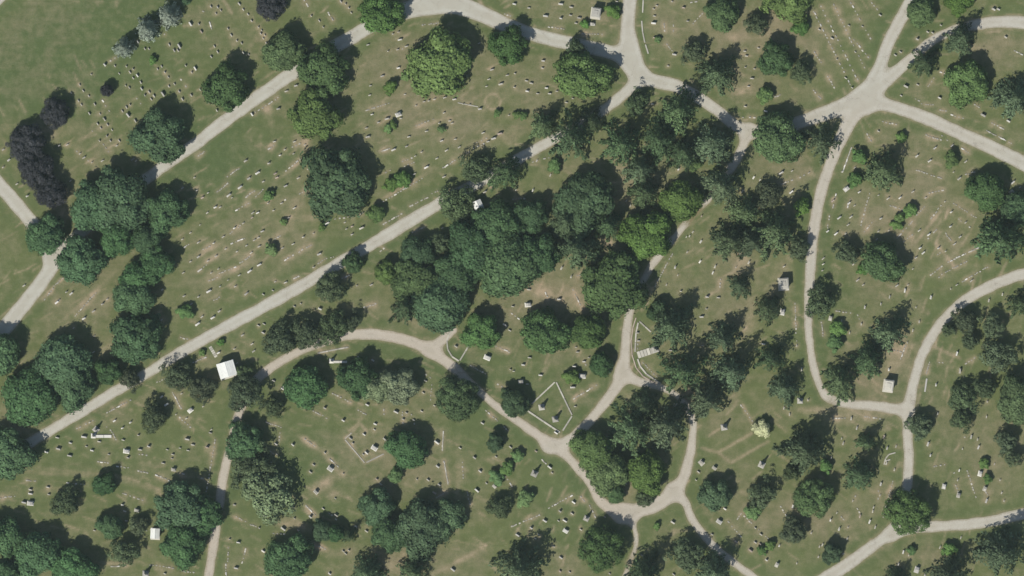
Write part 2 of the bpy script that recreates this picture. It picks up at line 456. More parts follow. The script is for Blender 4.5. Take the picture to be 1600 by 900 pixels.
# --- ground cover: how dry, how bare and how lush the turf is, place by place
dry = np.full((NX, NY), 0.17)
lush = np.full((NX, NY), 0.25)
soil = np.zeros((NX, NY))
def blob(f, x, y, rx, ry, amt, ang=0):
    cx, cy = at(x, y); c, s = math.cos(R(ang)), math.sin(R(ang))
    u = (XX - cx) * c + (YY - cy) * s; v = -(XX - cx) * s + (YY - cy) * c
    f += amt * np.exp(-0.5 * ((u / (rx * PX)) ** 2 + (v / (ry * PX)) ** 2))
for b in [(640,120,75,45,.40),(720,200,110,45,.38),(840,130,40,50,.35),(470,360,90,45,.25,30),(340,360,50,50,.15),(110,470,60,35,.45,35),(40,400,30,30,-.1),
          (165,225,40,30,.2),(1150,460,35,60,.3),(1240,280,40,45,.35),(1385,590,45,35,.55),(1420,300,70,50,.4),(1360,400,60,60,.3),(870,460,60,40,.45),
          (1430,540,35,40,.3),(1545,80,45,35,.45),(1330,640,60,20,.3),(1520,660,60,40,.35),(1110,60,50,40,.3),(1200,60,60,40,.35),(1240,100,60,60,.12),(590,700,60,40,.3),
          (640,880,60,25,.5),(650,740,50,25,.3),(1290,820,70,40,.25),(1440,860,70,25,.25),(1540,740,50,50,.2),(930,20,70,25,.2),(1040,60,35,30,.2),(1040,110,30,18,-.2),
          (880,590,50,50,.1),(1080,440,60,60,.25),(1130,640,60,40,.15),(30,680,30,15,.4),(150,640,40,12,.3),(560,490,60,20,.2),(1000,300,60,60,.25),(1180,800,60,40,.3),
          (60,55,70,80,.12),(110,20,40,40,.25),(400,15,60,20,.2),(160,40,60,50,-.25),(250,90,100,60,-.05),(330,250,50,35,-.45,30),(420,260,80,25,-.2,30),(200,120,60,60,-.1),
          (500,330,60,25,-.15,30),(640,350,80,20,-.3,30),(740,650,40,60,-.25),(730,770,30,70,.12),(460,720,60,60,-.35),(440,790,60,50,-.45),(760,800,50,60,-.1),(900,790,50,40,-.3),(1400,60,40,40,-.3),
          (1550,600,40,40,-.1),(1310,440,20,120,-.25),(1260,560,16,100,-.3),(1490,600,30,80,-.2),(120,750,110,60,-.12),(420,640,80,40,-.15),(350,500,90,30,-.15,30),(200,700,80,40,-.15)]:
    blob(dry, *b)
for b in [(330,250,60,40,.7,30),(150,50,120,60,.75,35),(60,110,70,60,.7),(430,260,90,30,.4,30),(640,350,90,25,.5,30),(740,640,50,60,.5),(450,740,80,70,.6),(900,790,60,60,.5),(1410,60,50,50,.5),
          (1300,480,30,140,.4),(1480,620,40,80,.35),(260,120,100,70,.3),(120,740,120,80,.3),(600,560,120,40,.35),(880,600,60,60,.3)]:
    blob(lush, *b)
for b in [(137,362,5,7,.9),(845,455,9,20,.7,70),(905,470,14,24,.45,60),(950,382,10,7,.8),(1320,650,40,8,.35),(30,640,22,10,.5),(20,670,20,14,.4),(170,545,14,9,.4),(95,300,12,9,.6),(100,335,12,8,.6),(75,205,18,9,.5),
          (658,500,14,12,.5),(505,757,6,17,.85,-55),(520,772,8,5,.6),(625,880,16,12,.4),(1160,405,10,14,.55,30),(1225,425,8,20,.4),(1395,545,8,20,.5),(1410,540,12,30,.3),(1150,58,14,6,.6),(1198,55,10,6,.5),(1215,35,10,14,.35),
          (1165,140,14,6,.5),(980,275,12,14,.5),(1062,240,6,16,.6,20),(1170,500,10,18,.45),(1210,455,8,14,.4),(770,159,10,10,.25),(417,172,5,5,.9),(476,219,6,7,.9),(985,620,10,8,.3),(980,770,10,10,.5),(1560,60,30,12,.2),
          (470,820,18,4,.7,-25),(445,820,14,5,.6,-20),(483,692,10,3,.9,-35),(523,728,10,3,.6,-50),(483,797,9,3,.6,-45),(500,855,12,3,.7,-25),(85,765,30,3,.25,5),(90,740,60,2.5,.3,-3),(120,737,80,2,.25,-6),(210,755,60,3,.25,-18),
          (100,835,50,12,.15),(180,880,20,3,.6),(430,370,22,4,.4,30),(330,405,16,3,.5,32),(370,420,22,3,.6,22),(325,390,16,3,.55,25),(132,470,26,2.2,.6,42),(75,458,12,2,.6,45),(625,295,32,2.2,.75,30),(467,255,22,1.8,.55,38),(485,340,12,5,.35,0),
          (450,345,9,8,.4),(465,322,9,7,.4),(1283,290,3,30,.2,-15),(730,870,30,3,.4,32),(700,885,30,3,.4,28),(715,780,3,50,.3),(1275,640,25,4,.5),(1070,620,10,14,.45),(1085,610,12,8,.4),(795,215,12,10,.3),(700,185,20,2,.4,18),(665,195,16,2,.4,18)]:
    blob(soil, *b)
# a worn ring round a vanished bed, and foot-worn lines between the plots
cx, cy = at(770, 159); rr = np.hypot(XX - cx, YY - cy); soil += 0.5 * np.exp(-((rr - 2.4) / 0.35) ** 2)
lines = np.full((NX, NY), BIG)
for poly in [[(1097,700),(1122,707),(1142,723)],[(1122,707),(1175,677)],[(1142,723),(1200,690)],[(1160,633),(1177,664)],[(1020,450),(1012,470),(1003,485)],[(1443,535),(1500,560)],[(1463,380),(1490,415)],[(1430,380),(1470,330)],
             [(538,685),(550,675),(562,662)],[(538,685),(570,724),(600,710)],[(547,673),(561,661),(573,673)],[(1000,440),(1020,452)],[(895,452),(910,482)],[(850,455),(856,468)],[(748,0),(760,20)],[(349,0),(362,20)]]:
    for (x0, y0), (x1, y1) in zip(poly[:-1], poly[1:]):
        ax, ay = at(x0, y0); bx, by = at(x1, y1); seg_dist(lines, ax, ay, bx, by, 0.1, 0.1, 3)
soil += 0.55 * np.exp(-np.clip(lines, 0, 9) ** 2 / 0.18)
verge = np.exp(-((road_sdf - 2.0) / 1.8) ** 2)
dry -= 0.30 * verge * (1 - 0.6 * np.clip(dry - 0.4, 0, 1)); lush += 0.35 * verge
soil += 0.25 * np.exp(-(np.clip(road_sdf - 0.1, -5, 9) / 0.45) ** 2)
dry += 0.20 * vnoise(NX, NY, 14, 21) + 0.20 * vnoise(NX, NY, 5, 22) + 0.12 * vnoise(NX, NY, 50, 23)
fine_r = random.Random(5)                      # strips of thin, trodden turf along the rows of graves
def row_angle(px, py):
    if py < 250 - px * .55: return -57
    if px < 800: return 30 if py < 690 - px * .62 else -25
    if py < 300: return -55 if 1200 < px < 1380 else -10
    return [65, 35, -35, 70][int(px / 200) % 4]
for _ in range(1500):
    px_, py_ = fine_r.uniform(0, 1600), fine_r.uniform(0, 900)
    if py_ < 165 - px_ * .62: continue
    ang_ = R(row_angle(px_, py_) + fine_r.gauss(0, 8)); L_ = fine_r.uniform(.5, 2.4); w_ = fine_r.uniform(.25, .42); am_ = fine_r.uniform(.1, .5)
    x_, y_ = at(px_, py_); i0 = int((x_ - GX0) / STEP); j0 = int((y_ - GY0) / STEP)
    sl = (slice(max(0, i0 - 8), i0 + 9), slice(max(0, j0 - 8), j0 + 9))
    u_ = (XX[sl] - x_) * math.cos(ang_) + (YY[sl] - y_) * math.sin(ang_); v_ = -(XX[sl] - x_) * math.sin(ang_) + (YY[sl] - y_) * math.cos(ang_)
    soil[sl] += am_ * np.exp(-np.clip(np.abs(u_) - L_, 0, 9) ** 2 / .15 - (v_ / w_) ** 2)
soil += np.clip(0.9 * vnoise(NX, NY, 3, 24) + 0.7 * vnoise(NX, NY, 15, 25) - 0.95, 0, 1) * 0.7
cover = np.stack([np.clip(dry, 0, 1), np.clip(soil, 0, 1), np.clip(lush, 0, 1)], -1)
gxx = gx.copy(); gyy = gy.copy()
gxx[0], gxx[-1], gyy[0], gyy[-1] = -4000, 4000, -4000, 4000     # the same sheet runs on to the horizon
GXX, GYY = np.meshgrid(gxx, gyy, indexing='ij')
gv = np.stack([GXX, GYY, np.zeros_like(GXX)], -1).reshape(-1, 3)
I, J = np.meshgrid(np.arange(NX - 1), np.arange(NY - 1), indexing='ij')
b0 = (I * NY + J).ravel()
gq = np.stack([b0, b0 + NY, b0 + NY + 1, b0 + 1], -1)
cf = cover.reshape(-1, 3)
gm = mesh_np('ground', gv, gq, M_GRASS, {'cover': cf})
tag(link(bpy.data.objects.new('ground', gm)), 'mown turf, green and sun-dried brown, between the graves', kind='structure')

# ------------------------------------------------------------------ tree meshes
def leaves_to_mesh(name, P, Nn, S, tone, aspect=1.0, along=None):
    n = len(P)
    r = RNG.normal(size=(n, 3)) if along is None else np.cross(along, Nn); u = np.cross(Nn, r); u /= np.linalg.norm(u, axis=1)[:, None] + 1e-9
    w = np.cross(Nn, u)
    u = u * S[:, None]; w = w * S[:, None] * aspect
    V = np.stack([P - u, P - w * .8, P + u, P + w * .8], 1).reshape(-1, 3)
    Q = np.arange(4 * n).reshape(n, 4)
    return mesh_np(name, V, Q, None, {'tone': np.repeat(tone, 4)})

def unit(v): return v / (np.linalg.norm(v, axis=-1, keepdims=True) + 1e-9)

def broadleaf_crown(seed, lobes=52, per=230, leaf=0.046, lob=(0.16, 0.33), vert=0.78, rough=0.20, sparse=0.0):
    g = np.random.default_rng(seed)
    P, Nn, S, T = [], [], [], []
    ph = g.uniform(0, 6.28, 4); am = g.uniform(0.3, 1, 4)
    for k in range(lobes):
        z = 1 - 1.45 * (k + .5) / lobes
        th = k * 2.39996 + g.normal() * .25
        rr = math.sqrt(max(0, 1 - z * z))
        env = 1 + rough * sum(am[q] * math.sin((q + 2) * th + ph[q]) for q in range(4)) * .5 + g.normal() * .05
        lr = g.uniform(*lob)
        if g.random() < .07 and abs(z) < .8: continue
        rad = max(0.25, (env - lr * 0.95)) * (g.uniform(.92, 1.06) if g.random() > .25 else g.uniform(.6, .88))
        c = np.array([math.cos(th) * rr * rad, math.sin(th) * rr * rad, z * rad * vert])
        out = unit(np.array([math.cos(th) * rr, math.sin(th) * rr, z + .25]))
        m = int(per * (lr / 0.22) ** 2 * (1 - sparse * g.random()))
        d = unit(g.normal(size=(m * 2, 3)))
        d = d[(d @ out) > -0.25][:m]
        m = len(d)
        q = g.normal(size=(3, 3)) * 3.2; bump = 1 + .16 * np.sin(d @ q[0] + q[1, 0]) + .14 * np.sin(d @ q[1] * 1.7 + q[2, 0])
        stray = np.where(g.random(m) < .14, g.uniform(1.0, 1.32, m), 1.0)
        P.append(c + d * lr * (0.74 + 0.34 * g.random((m, 1))) * (bump * stray)[:, None] * np.array([1, 1, .85]))
        Nn.append(unit(d + .45 * out + 0.36 * g.normal(size=(m, 3)) + np.array([0, 0, .1])))
        S.append(leaf * g.uniform(.65, 1.35, m))
        T.append(np.full(m, g.uniform(.78, 1.22)) * g.uniform(.7, 1.3, m))
    # inner twigs' leaves fill the crown so that it is not hollow
    m = int(lobes * per * .18)
    d = unit(g.normal(size=(m, 3))); rad = 0.72 * g.random((m, 1)) ** (1 / 3)
    p = d * rad * np.array([1, 1, vert]); keep = p[:, 2] > -0.42 * vert
    P.append(p[keep]); Nn.append(unit(g.normal(size=(keep.sum(), 3)))); S.append(leaf * 1.3 * np.ones(keep.sum())); T.append(g.uniform(.7, 1.0, keep.sum()))
    return leaves_to_mesh('crown', np.concatenate(P), np.concatenate(Nn), np.concatenate(S), np.concatenate(T))

def conifer_crown(seed, levels=15, br=9, leaf=0.075, droop=0.12, power=0.85, dense=1.0, width=0.13):
    """unit radius and unit height: whorls of separate drooping boughs, each a flat feather of needle sprays"""
    g = np.random.default_rng(seed)
    P, Nn, S, T, A = [], [], [], [], []
    az0 = g.uniform(0, 6.28); am = g.uniform(.05, .2)
    for L in range(levels):
        f = (L + .3 * g.random()) / levels
        n = max(4, int(br * (1 - .45 * f)))
        for b in range(n):
            z = 0.06 + 0.92 * f + g.uniform(-.02, .02)
            th = 6.2832 * (b + g.uniform(-.35, .35)) / n + L * 1.37
            ln = ((1 - f) ** power) * g.uniform(.55, 1.16) * (1 + am * math.sin(2 * th + az0)) + 0.03
            tone = g.uniform(.7, 1.3)
            k = max(8, int(46 * ln * dense) + 4)
            t = .06 + .94 * g.random(k) ** .8
            wd = width * (.35 + .65 * ln) * np.clip(1.12 - t, 0, 1) ** .7 * np.sqrt(t) * 1.9
            side = g.uniform(-1, 1, k)
            dd = np.array([math.cos(th), math.sin(th)]); nr = np.array([-dd[1], dd[0]])
            xy = (t * ln)[:, None] * dd + (side * wd)[:, None] * nr + (np.abs(side) * wd * .5)[:, None] * dd
            zz = z + .05 * ln * np.sin(t * 2.2) - droop * ln * t * t - .10 * np.abs(side) * wd + .008 * g.normal(size=k)
            P.append(np.column_stack([xy, zz]))
            Nn.append(unit(np.column_stack([np.outer(np.full(k, .55), dd), np.full(k, .55)]) + .28 * g.normal(size=(k, 3))))
            al = np.column_stack([dd[0] + side * .9 * nr[0], dd[1] + side * .9 * nr[1], np.full(k, -.2)])
            A.append(al); S.append(leaf * g.uniform(.6, 1.2, k) * (.45 + .6 * ln)); T.append(tone * g.uniform(.75, 1.25, k))
    k = 30
    P.append(np.column_stack([g.normal(size=(k, 2)) * .02, g.uniform(.9, 1.0, k)])); Nn.append(unit(g.normal(size=(k, 3)))); S.append(np.full(k, .02)); T.append(np.ones(k)); A.append(g.normal(size=(k, 3)))
    c = [np.concatenate(q) for q in (P, Nn, S, T, A)]
    # the cross of bough direction and normal gives the short side; the long side runs out along the bough
    return leaves_to_mesh('crown', c[0], c[1], c[2] * .42, c[3], 2.9, unit(np.cross(c[4], c[1])))

def trunk_mesh(seed, conifer=False):
    g = random.Random(seed); m = MB()
    if conifer:                                # unit height
        m.tube((0, 0, -.02), (0, 0, .5), .021, .013, 7); m.tube((0, 0, .5), (0, 0, .97), .013, .003, 6)
        for k in range(26):
            z = .1 + .8 * k / 26; a = k * 2.4; l = .26 * (1 - z)
            m.tube((0, 0, z), (math.cos(a) * l, math.sin(a) * l, z - .02 + .01 * g.random()), .005 * (1.1 - z), .0012, 4)
    else:                                      # unit height, limbs spreading into the crown
        m.tube((0, 0, -.03), (0, 0, .04), .048, .034, 8); m.tube((0, 0, .04), (0, 0, .34), .034, .026, 8)
        for k in range(6):
            a = k * 1.05 + g.uniform(-.3, .3); l = g.uniform(.2, .3); z0 = .26 + .02 * k
            p1 = Vector((math.cos(a) * l * .5, math.sin(a) * l * .5, z0 + .2)); p2 = p1 + Vector((math.cos(a + .3) * l * .6, math.sin(a + .3) * l * .6, g.uniform(.12, .25)))
            m.tube((0, 0, z0), p1, .018, .012, 6); m.tube(p1, p2, .012, .004, 5)
            p3 = p1 + Vector((math.cos(a - .6) * l * .5, math.sin(a - .6) * l * .5, g.uniform(.08, .2))); m.tube(p1, p3, .009, .003, 5)
    return m.mesh('trunk', M_BARK)

VAR = {
    'broad': [broadleaf_crown(100 + i, 44 + 4 * i, rough=.14 + .03 * (i % 4)) for i in range(9)],
    'dense': [broadleaf_crown(200 + i, 90, 200, .032, (.12, .22), .8, .08) for i in range(3)],
    'loose': [broadleaf_crown(300 + i, 60, 120, .045, (.12, .26), .8, .30, .6) for i in range(5)],
    'shrub': [broadleaf_crown(400 + i, 34, 90, .075, (.2, .38), .9, .34) for i in range(4)],
    'spruce': [conifer_crown(500 + i, 12 + i % 4 * 2, 8 + i % 3, droop=.08 + .02 * i, power=.7 + .06 * (i % 5), width=.11 + .015 * (i % 3)) for i in range(9)],
    'cone': [conifer_crown(600 + i, 18, 13, .075, .05, .62, 1.2, .16) for i in range(2)],
}
for lst in VAR.values():
    for m_ in lst: m_.materials.append(M_LEAF['D'])
TRUNK = [trunk_mesh(i) for i in range(4)]
CTRUNK = [trunk_mesh(10 + i, True) for i in range(2)]

# ------------------------------------------------------------------ labels: each thing is told apart by the landmark it stands by
LANDMARKS = []            # (x px, y px, short phrase)
PENDING = []              # (obj, x, y, phrase)
RANK = ['nearest', 'second nearest', 'third nearest', 'fourth nearest', 'fifth nearest', 'sixth nearest', 'seventh nearest', 'eighth nearest', 'ninth nearest', 'tenth nearest',
        'eleventh nearest', 'twelfth nearest', 'thirteenth nearest', 'fourteenth nearest', 'fifteenth nearest', 'sixteenth nearest', 'seventeenth nearest', 'eighteenth nearest', 'nineteenth nearest', 'twentieth nearest']
def compass(dx, dy):
    a = math.degrees(math.atan2(-dy, dx)) % 360
    return ['right of', 'above right of', 'above', 'above left of', 'left of', 'below left of', 'below', 'below right of'][int((a + 22.5) // 45) % 8]
def assign_labels():
    keyed = {}
    for o, x, y, phrase in PENDING:
        best = min((l for l in LANDMARKS if math.hypot(l[0] - x, l[1] - y) > 6), key=lambda l: math.hypot(l[0] - x, l[1] - y))
        keyed.setdefault((phrase, compass(x - best[0], y - best[1]), best[2]), []).append((math.hypot(best[0] - x, best[1] - y), o))
    for (phrase, d, lm), items in keyed.items():
        items.sort(key=lambda t: t[0])
        for i, (_, o) in enumerate(items):
            lab = f'{phrase} {d} the {lm}' + ('' if len(items) == 1 else ', ' + RANK[min(i, 19)])
            for cut in ('leafy ', 'spiky ', 'open ', 'rounded ', 'big ', 'pale '):
                if len(lab.split()) > 16 and lab.startswith(phrase): lab = lab.replace(cut, '', 1)
            o['label'] = lab

# ------------------------------------------------------------------ trees and shrubs, photo pixels: x y crown-radius
TREES = {
 'D': "357 135 39|446 80 33|510 108 42|495 178 41|597 22 37|692 98 54|796 70 32|910 118 43|1130 22 28|1235 -4 38|1440 18 23|1500 -2 26|1512 128 36|"
      "150 322 40|265 327 35|130 405 40|246 412 30|185 372 30|212 462 33|216 527 44|3 550 36|103 562 44|118 600 36|562 590 33|628 602 30|605 425 19|755 516 30|1010 366 41|1065 312 34|963 443 51|"
      "1543 296 34|1378 408 35|1592 622 38|930 700 37|952 738 34|1010 735 36|640 698 34|592 790 29|662 822 46|612 832 30|700 805 28|455 872 42|285 788 42|322 800 32|62 862 40|118 888 36|852 518 39|920 517 30|"
      "590 604 26|1215 215 44|962 768 18|690 473 48|648 436 36",
 'K': "255 212 43|530 284 54|75 368 32|192 312 50|50 618 44|232 372 28|215 432 26|15 705 40|480 602 35|553 410 17|742 386 44|792 412 50|838 398 36|782 350 40|832 336 28|716 430 38|915 315 46|1213 92 28|"
      "8 836 34|1590 325 26|1118 772 25|805 628 24|940 568 20|290 846 36|1300 865 16|1030 478 12|775 690 15|165 755 19|175 820 23|292 0 9|12 898 28|1020 490 11|655 392 26|385 690 32|172 580 21|505 828 17|525 832 15",
 'Y': "995 160 20|1085 82 22|1182 38 20|1252 112 20|280 586 24|318 606 25|385 612 32|242 650 25|440 528 31|482 520 27|524 510 29|550 502 17|518 448 27|690 378 18|715 316 31|745 262 25|1200 303 22|1250 388 20|1325 392 22|"
      "1282 470 28|1508 500 22|1482 515 12|1550 508 22|1516 532 15|1560 555 30|1505 620 25|1537 606 21|1502 655 18|1437 664 23|1572 688 19|1580 714 17|1240 827 23|1190 770 25|1075 866 30|1008 776 16|782 790 22|105 782 26|196 862 25|"
      "396 730 36|424 768 46|430 635 18|205 592 18|382 580 14|1236 738 14|900 72 15|218 820 17",
 'P': "88 176 25|44 222 33|60 264 31|82 300 27|425 8 26|168 141 11",
 'C': "848 195 25|893 216 34|1060 176 38|1120 118 32|968 226 36|1030 218 35|1112 226 34|1283 222 27|1500 62 30|1443 98 24|1582 152 33|632 482 24|790 270 32|905 386 38|1005 305 28|1125 292 34|1140 376 34|1155 446 20|1205 366 38|"
      "1380 268 36|1562 374 42|1200 482 28|1388 520 31|1355 562 30|1310 596 32|1205 560 26|1226 606 26|1592 475 22|1255 704 39|1352 690 18|1342 740 32|1560 862 38|1482 892 30|815 882 38|1005 896 30|1112 892 30|1050 510 36|"
      "1066 580 36|1130 526 29|1140 582 36|1105 622 33|575 894 28|645 892 26|1400 905 20|545 834 15|1000 266 28|1066 242 25|882 346 30|950 352 26|1165 332 27|1176 378 28|925 190 20|985 668 40|1042 664 37|1004 630 27",
 'B': "195 75 16|231 47 17|266 24 19",
 'S': "239 95 7|610 137 11|633 120 7|606 201 7|614 195 6|690 202 6|777 177 6|808 180 6|818 181 6|1250 43 13|1195 149 12|420 306 9|424 390 10|443 347 6|612 288 12|629 281 13|588 334 13|503 356 6|866 259 11|1085 258 10|1252 323 13|"
      "1342 245 12|1335 281 11|1408 215 8|1486 250 12|1422 329 10|1405 341 8|1401 351 8|1308 514 12|1304 535 13|1537 724 8|1543 748 7|1290 728 11|1203 852 9|1190 860 8|1483 858 11|1424 860 7|1175 800 12|820 779 12|893 589 11|"
      "776 746 11|792 732 10|809 712 9|618 743 11|1348 421 9|345 535 6|316 551 5|958 18 10|914 38 7|1026 822 6|1028 62 5|290 487 11",
 'F': "1190 670 14",
 'R': "715 622 38|1417 800 38|1270 778 31|940 856 38",       # clipped-looking dense round crowns
}
NAMED = {  # landmark phrases, each true of one thing only
 (195,75):'lowest of three blue-grey spruces',(266,24):'topmost of three blue-grey spruces',(88,176):'purple tree at the lawn corner',(44,222):'leftmost purple tree',(255,212):'dark tree overhanging the upper lane',
 (168,141):'small purple tree among graves',(357,135):'green tree over the upper lane',(425,8):'purple tree at the top edge',(495,178):'green tree below the upper lane',(597,22):'green tree on the upper lane bend',
 (692,98):'largest green tree near top',(796,70):'green tree at the top lane curve',(910,118):'yellow-green tree by the top junction',(530,284):'largest lone dark-green tree',
 (75,368):'dark tree over the left fork',(265,327):'round tree ending the left grove',(715,316):'grey tree at the straight lane',(1213,92):'dark round tree at top right',(1440,18):'green tree in the upper-right wedge',
 (1512,128):'pale green tree at upper right',(1380,268):'star-shaped conifer on the right lawn',(1543,296):'green tree on the right lawn',(1562,374):'broad grey-green conifer at right edge',(1378,408):'dark green tree with low spur',
 (1325,392):'grey tree by long right lane',(1388,520):'pointed conifer by curving right lane',(1282,470):'grey tree where right lane narrows',(1417,800):'round tree over the lower-right fork',
 (1270,778):'ball-shaped tree at lower right',(1255,704):'large spiky conifer at lower right',(1190,670):'pale blossoming bush',(940,856):'ball-shaped tree at bottom centre',(715,622):'round tree on the middle lane',
 (852,518):'green tree in the central plot',(963,443):'leafy tree above the central lane',(805,628):'dark tree by the diamond plot',(640,698):'green tree near the sunken plot',(662,822):'broad tree of the bottom grove',
 (455,872):'round tree at the bottom edge',(285,788):'broad tree by the pink path',(105,782):'low grey tree at lower left',(175,820):'dark tree in the lower-left lawn',(242,650):'grey tree below the straight lane',
 (480,602):'dark tree above the faint rows',(216,527):'green tree at the grove foot',(118,600):'green tree at the left lane end',(518,448):'grey tree under the straight lane',(553,410):'dark tree shading the straight lane',
 (1118,772):'dark tree by the bottom junction',(1342,740):'conifer by the lower-right lane',(1560,862):'conifer in the bottom-right corner',(1537,606):'grey tree pair on the right',(848,195):'first conifer of the upper wood',
 (588,334):'bright bush under the big tree',(893,589):'bright bush above the diamond plot',(424,390):'bright bush among the left graves',(290,487):'pale bush beside the straight lane',(1486,250):'bright bush by the right lane',
 (1060,176):'big conifer at the top junction',(1050,510):'conifer by the curved kerb plot',(790,270):'conifer ending the straight lane',(782,790):'grey tree at lower centre',(1240,827):'grey tree under ball-shaped one',
}
KINDS = {'D': ('broadleaf_tree', 'green leafy tree'), 'K': ('broadleaf_tree', 'dark green leafy tree'), 'Y': ('broadleaf_tree', 'grey-green open tree'), 'P': ('purple_leaved_tree', 'dark purple tree'),
         'C': ('conifer_tree', 'dark spiky conifer'), 'B': ('spruce_tree', 'pale blue-grey spruce'), 'S': ('shrub', 'small rounded green shrub'), 'F': ('shrub', 'pale blossoming shrub'), 'R': ('broadleaf_tree', 'dense ball-shaped tree')}
GROUPS = {'D': 'green leafy trees', 'K': 'dark leafy trees', 'Y': 'grey-green trees', 'P': 'purple-leaved trees', 'C': 'dark conifers', 'B': 'blue-grey spruces', 'S': 'shrubs among the graves', 'F': None, 'R': 'ball-shaped trees'}
LIGHT = {(910,118),(692,98),(1512,128),(495,178),(1065,312),(1010,366),(930,700),(952,738),(1010,735),(1235,-4),(1500,-2),(605,425)}
TREE_XY = []
def add_tree(code, px, py, rp):
    rng = random.Random(int(px * 31 + py * 17))
    k_ = {'D': (.93, .06), 'K': (.95, .05), 'Y': (.93, .06), 'P': (.95, .04), 'R': (.96, 0)}.get(code, (1, 0))
    x, y = at(px - rp * k_[1], py + rp * k_[1]); r = rp * PX * k_[0]      # the crown without its shaded far side
    name, phrase = KINDS[code]
    root = bpy.data.objects.new(name, None); root.empty_display_size = 0.5
    link(root); root.location = (x, y, 0); root.rotation_euler = (0, 0, rng.uniform(0, 6.28))
    size = 'big ' if rp >= 40 else ('small ' if rp < 18 and code not in 'SFB' else '')
    tag(root, None, 'shrub' if code in 'SF' else 'tree', GROUPS[code])
    nm = NAMED.get((px, py))
    if nm:
        root['label'] = f'{nm[0]}{nm[1:]}' if len(nm.split()) >= 4 else f'{nm} ({phrase})'
        LANDMARKS.append((px, py, nm))
    else:
        PENDING.append((root, px, py, size + phrase))
    if code in 'CB':
        H = (r * 2.15 + 4.0) * rng.uniform(.92, 1.08) if code == 'C' else r * 2.3 + 1.5
        cm = rng.choice(VAR['spruce'] if code == 'C' else VAR['cone'])
        H *= rng.uniform(.85, 1.12); sc = (r * 1.12 * rng.uniform(.9, 1.08), r * 1.12 * rng.uniform(.9, 1.08), H); cz = 0
        tm = rng.choice(CTRUNK); ts = (H, H, H)
    else:
        pool = {'D': VAR['broad'], 'K': VAR['broad'], 'P': VAR['dense'], 'R': VAR['dense'], 'Y': VAR['loose'], 'S': VAR['shrub'], 'F': VAR['shrub']}[code]
        cm = rng.choice(pool)
        if code in 'SF':
            H = r * 1.55 + .3; hz = H * .5; cz = H * .5 + .02
        else:
            H = r * .9 + 3.0; hz = H * .58 / .78; cz = H * .42
            if code == 'R': H = r * 1.0 + 3.4; hz = H * .56 / .8; cz = H * .44
        sc = (r * rng.uniform(.93, 1.07), r * rng.uniform(.93, 1.07), hz)
        tm = rng.choice(TRUNK); ts = (H * (.7 if code not in 'SF' else .9),) * 2 + (H * (.9 if code not in 'SF' else .8),)
    co = bpy.data.objects.new('crown', cm); link(co, root); co.scale = sc; co.location = (0, 0, cz)
    if code == 'C': root.rotation_euler = (R(rng.gauss(0, 2.2)), R(rng.gauss(0, 2.2)), root.rotation_euler[2])
    co.material_slots[0].link = 'OBJECT'
    haze_tinted = code in 'DK' and (px < 300 or (py > 470 and px < 720))      # bluish veil over the left and lower left, put into the leaf colour
    co.material_slots[0].material = M_LEAF['V' if (px, py) in ((628, 602), (590, 604), (424, 768)) else 'L' if (px, py) in LIGHT else 'G' if haze_tinted else 'D' if code == 'R' else code]
    to = bpy.data.objects.new('trunk', tm); link(to, root); to.scale = ts
    TREE_XY.append((px, py, rp))
for code, s in TREES.items():
    for t in s.split('|'):
        add_tree(code, *map(float, t.split()))
for p in [(985,95,'lane junction at top centre'),(1350,155,'star-shaped lane junction'),(1415,640,'lane fork on the right'),(975,585,'lane fork at centre'),(1010,795,'wide lane junction at bottom'),(870,695,'fork below the diamond plot')]:
    LANDMARKS.append(p)

# ------------------------------------------------------------------ stones
def head_profile(w, h, kind):
    if kind == 0: return [(-w/2, 0), (w/2, 0), (w/2, h*.8), (w*.36, h*.93), (w*.16, h), (-w*.16, h), (-w*.36, h*.93), (-w/2, h*.8)]
    if kind == 1: return [(-w/2, 0), (w/2, 0), (w/2, h), (-w/2, h)]
    return [(-w/2, 0), (w/2, 0), (w/2, h*.82), (w*.25, h*.9), (0, h), (-w*.25, h*.9), (-w/2, h*.82)]
HEAD = []
for k, (w, h, d) in enumerate([(.9, .95, .26), (1.1, .95, .30), (.7, 1.15, .24), (1.3, 1.0, .32), (.85, .8, .28)]):
    base = MB().box(-w/2 - .09, w/2 + .09, -d/2 - .10, d/2 + .10, -.06, .2).mesh('base', M_STONE['grey'], .015)
    tab = MB().profile_x([(x, z + .2) for x, z in head_profile(w, h, k % 3)], -d/2, d/2).mesh('tablet', M_STONE['grey'], .02)
    HEAD.append((base, tab))
MARK = [MB().box(-w/2, w/2, -d/2, d/2, -.06, h, .94).mesh('grave_marker', M_STONE['pale'], .012) for w, d, h in [(.68, .36, .2), (.55, .42, .15), (.8, .36, .25), (.5, .36, .28)]]
def mono_meshes():
    out = []
    for w in (1.5, 1.9):
        st = MB().box(-w*.62, w*.62, -w*.45, w*.45, -.06, .22).mesh('step', M_STONE['white'], .02)
        pl = MB().box(-w*.5, w*.5, -w*.34, w*.34, .2, .55).mesh('plinth', M_STONE['white'], .02)
        die = MB().box(-w*.42, w*.42, -w*.26, w*.26, .55, 1.55, .95).mesh('die', M_STONE['white'], .02)
        cap = MB().box(-w*.46, w*.46, -w*.30, w*.30, 1.55, 1.72).profile_x([(-w*.44, 1.715), (w*.44, 1.715), (0, 2.0)], -w*.28, w*.28).mesh('cap', M_STONE['white'])
        out.append((st, pl, die, cap))
    return out
MONO = mono_meshes()
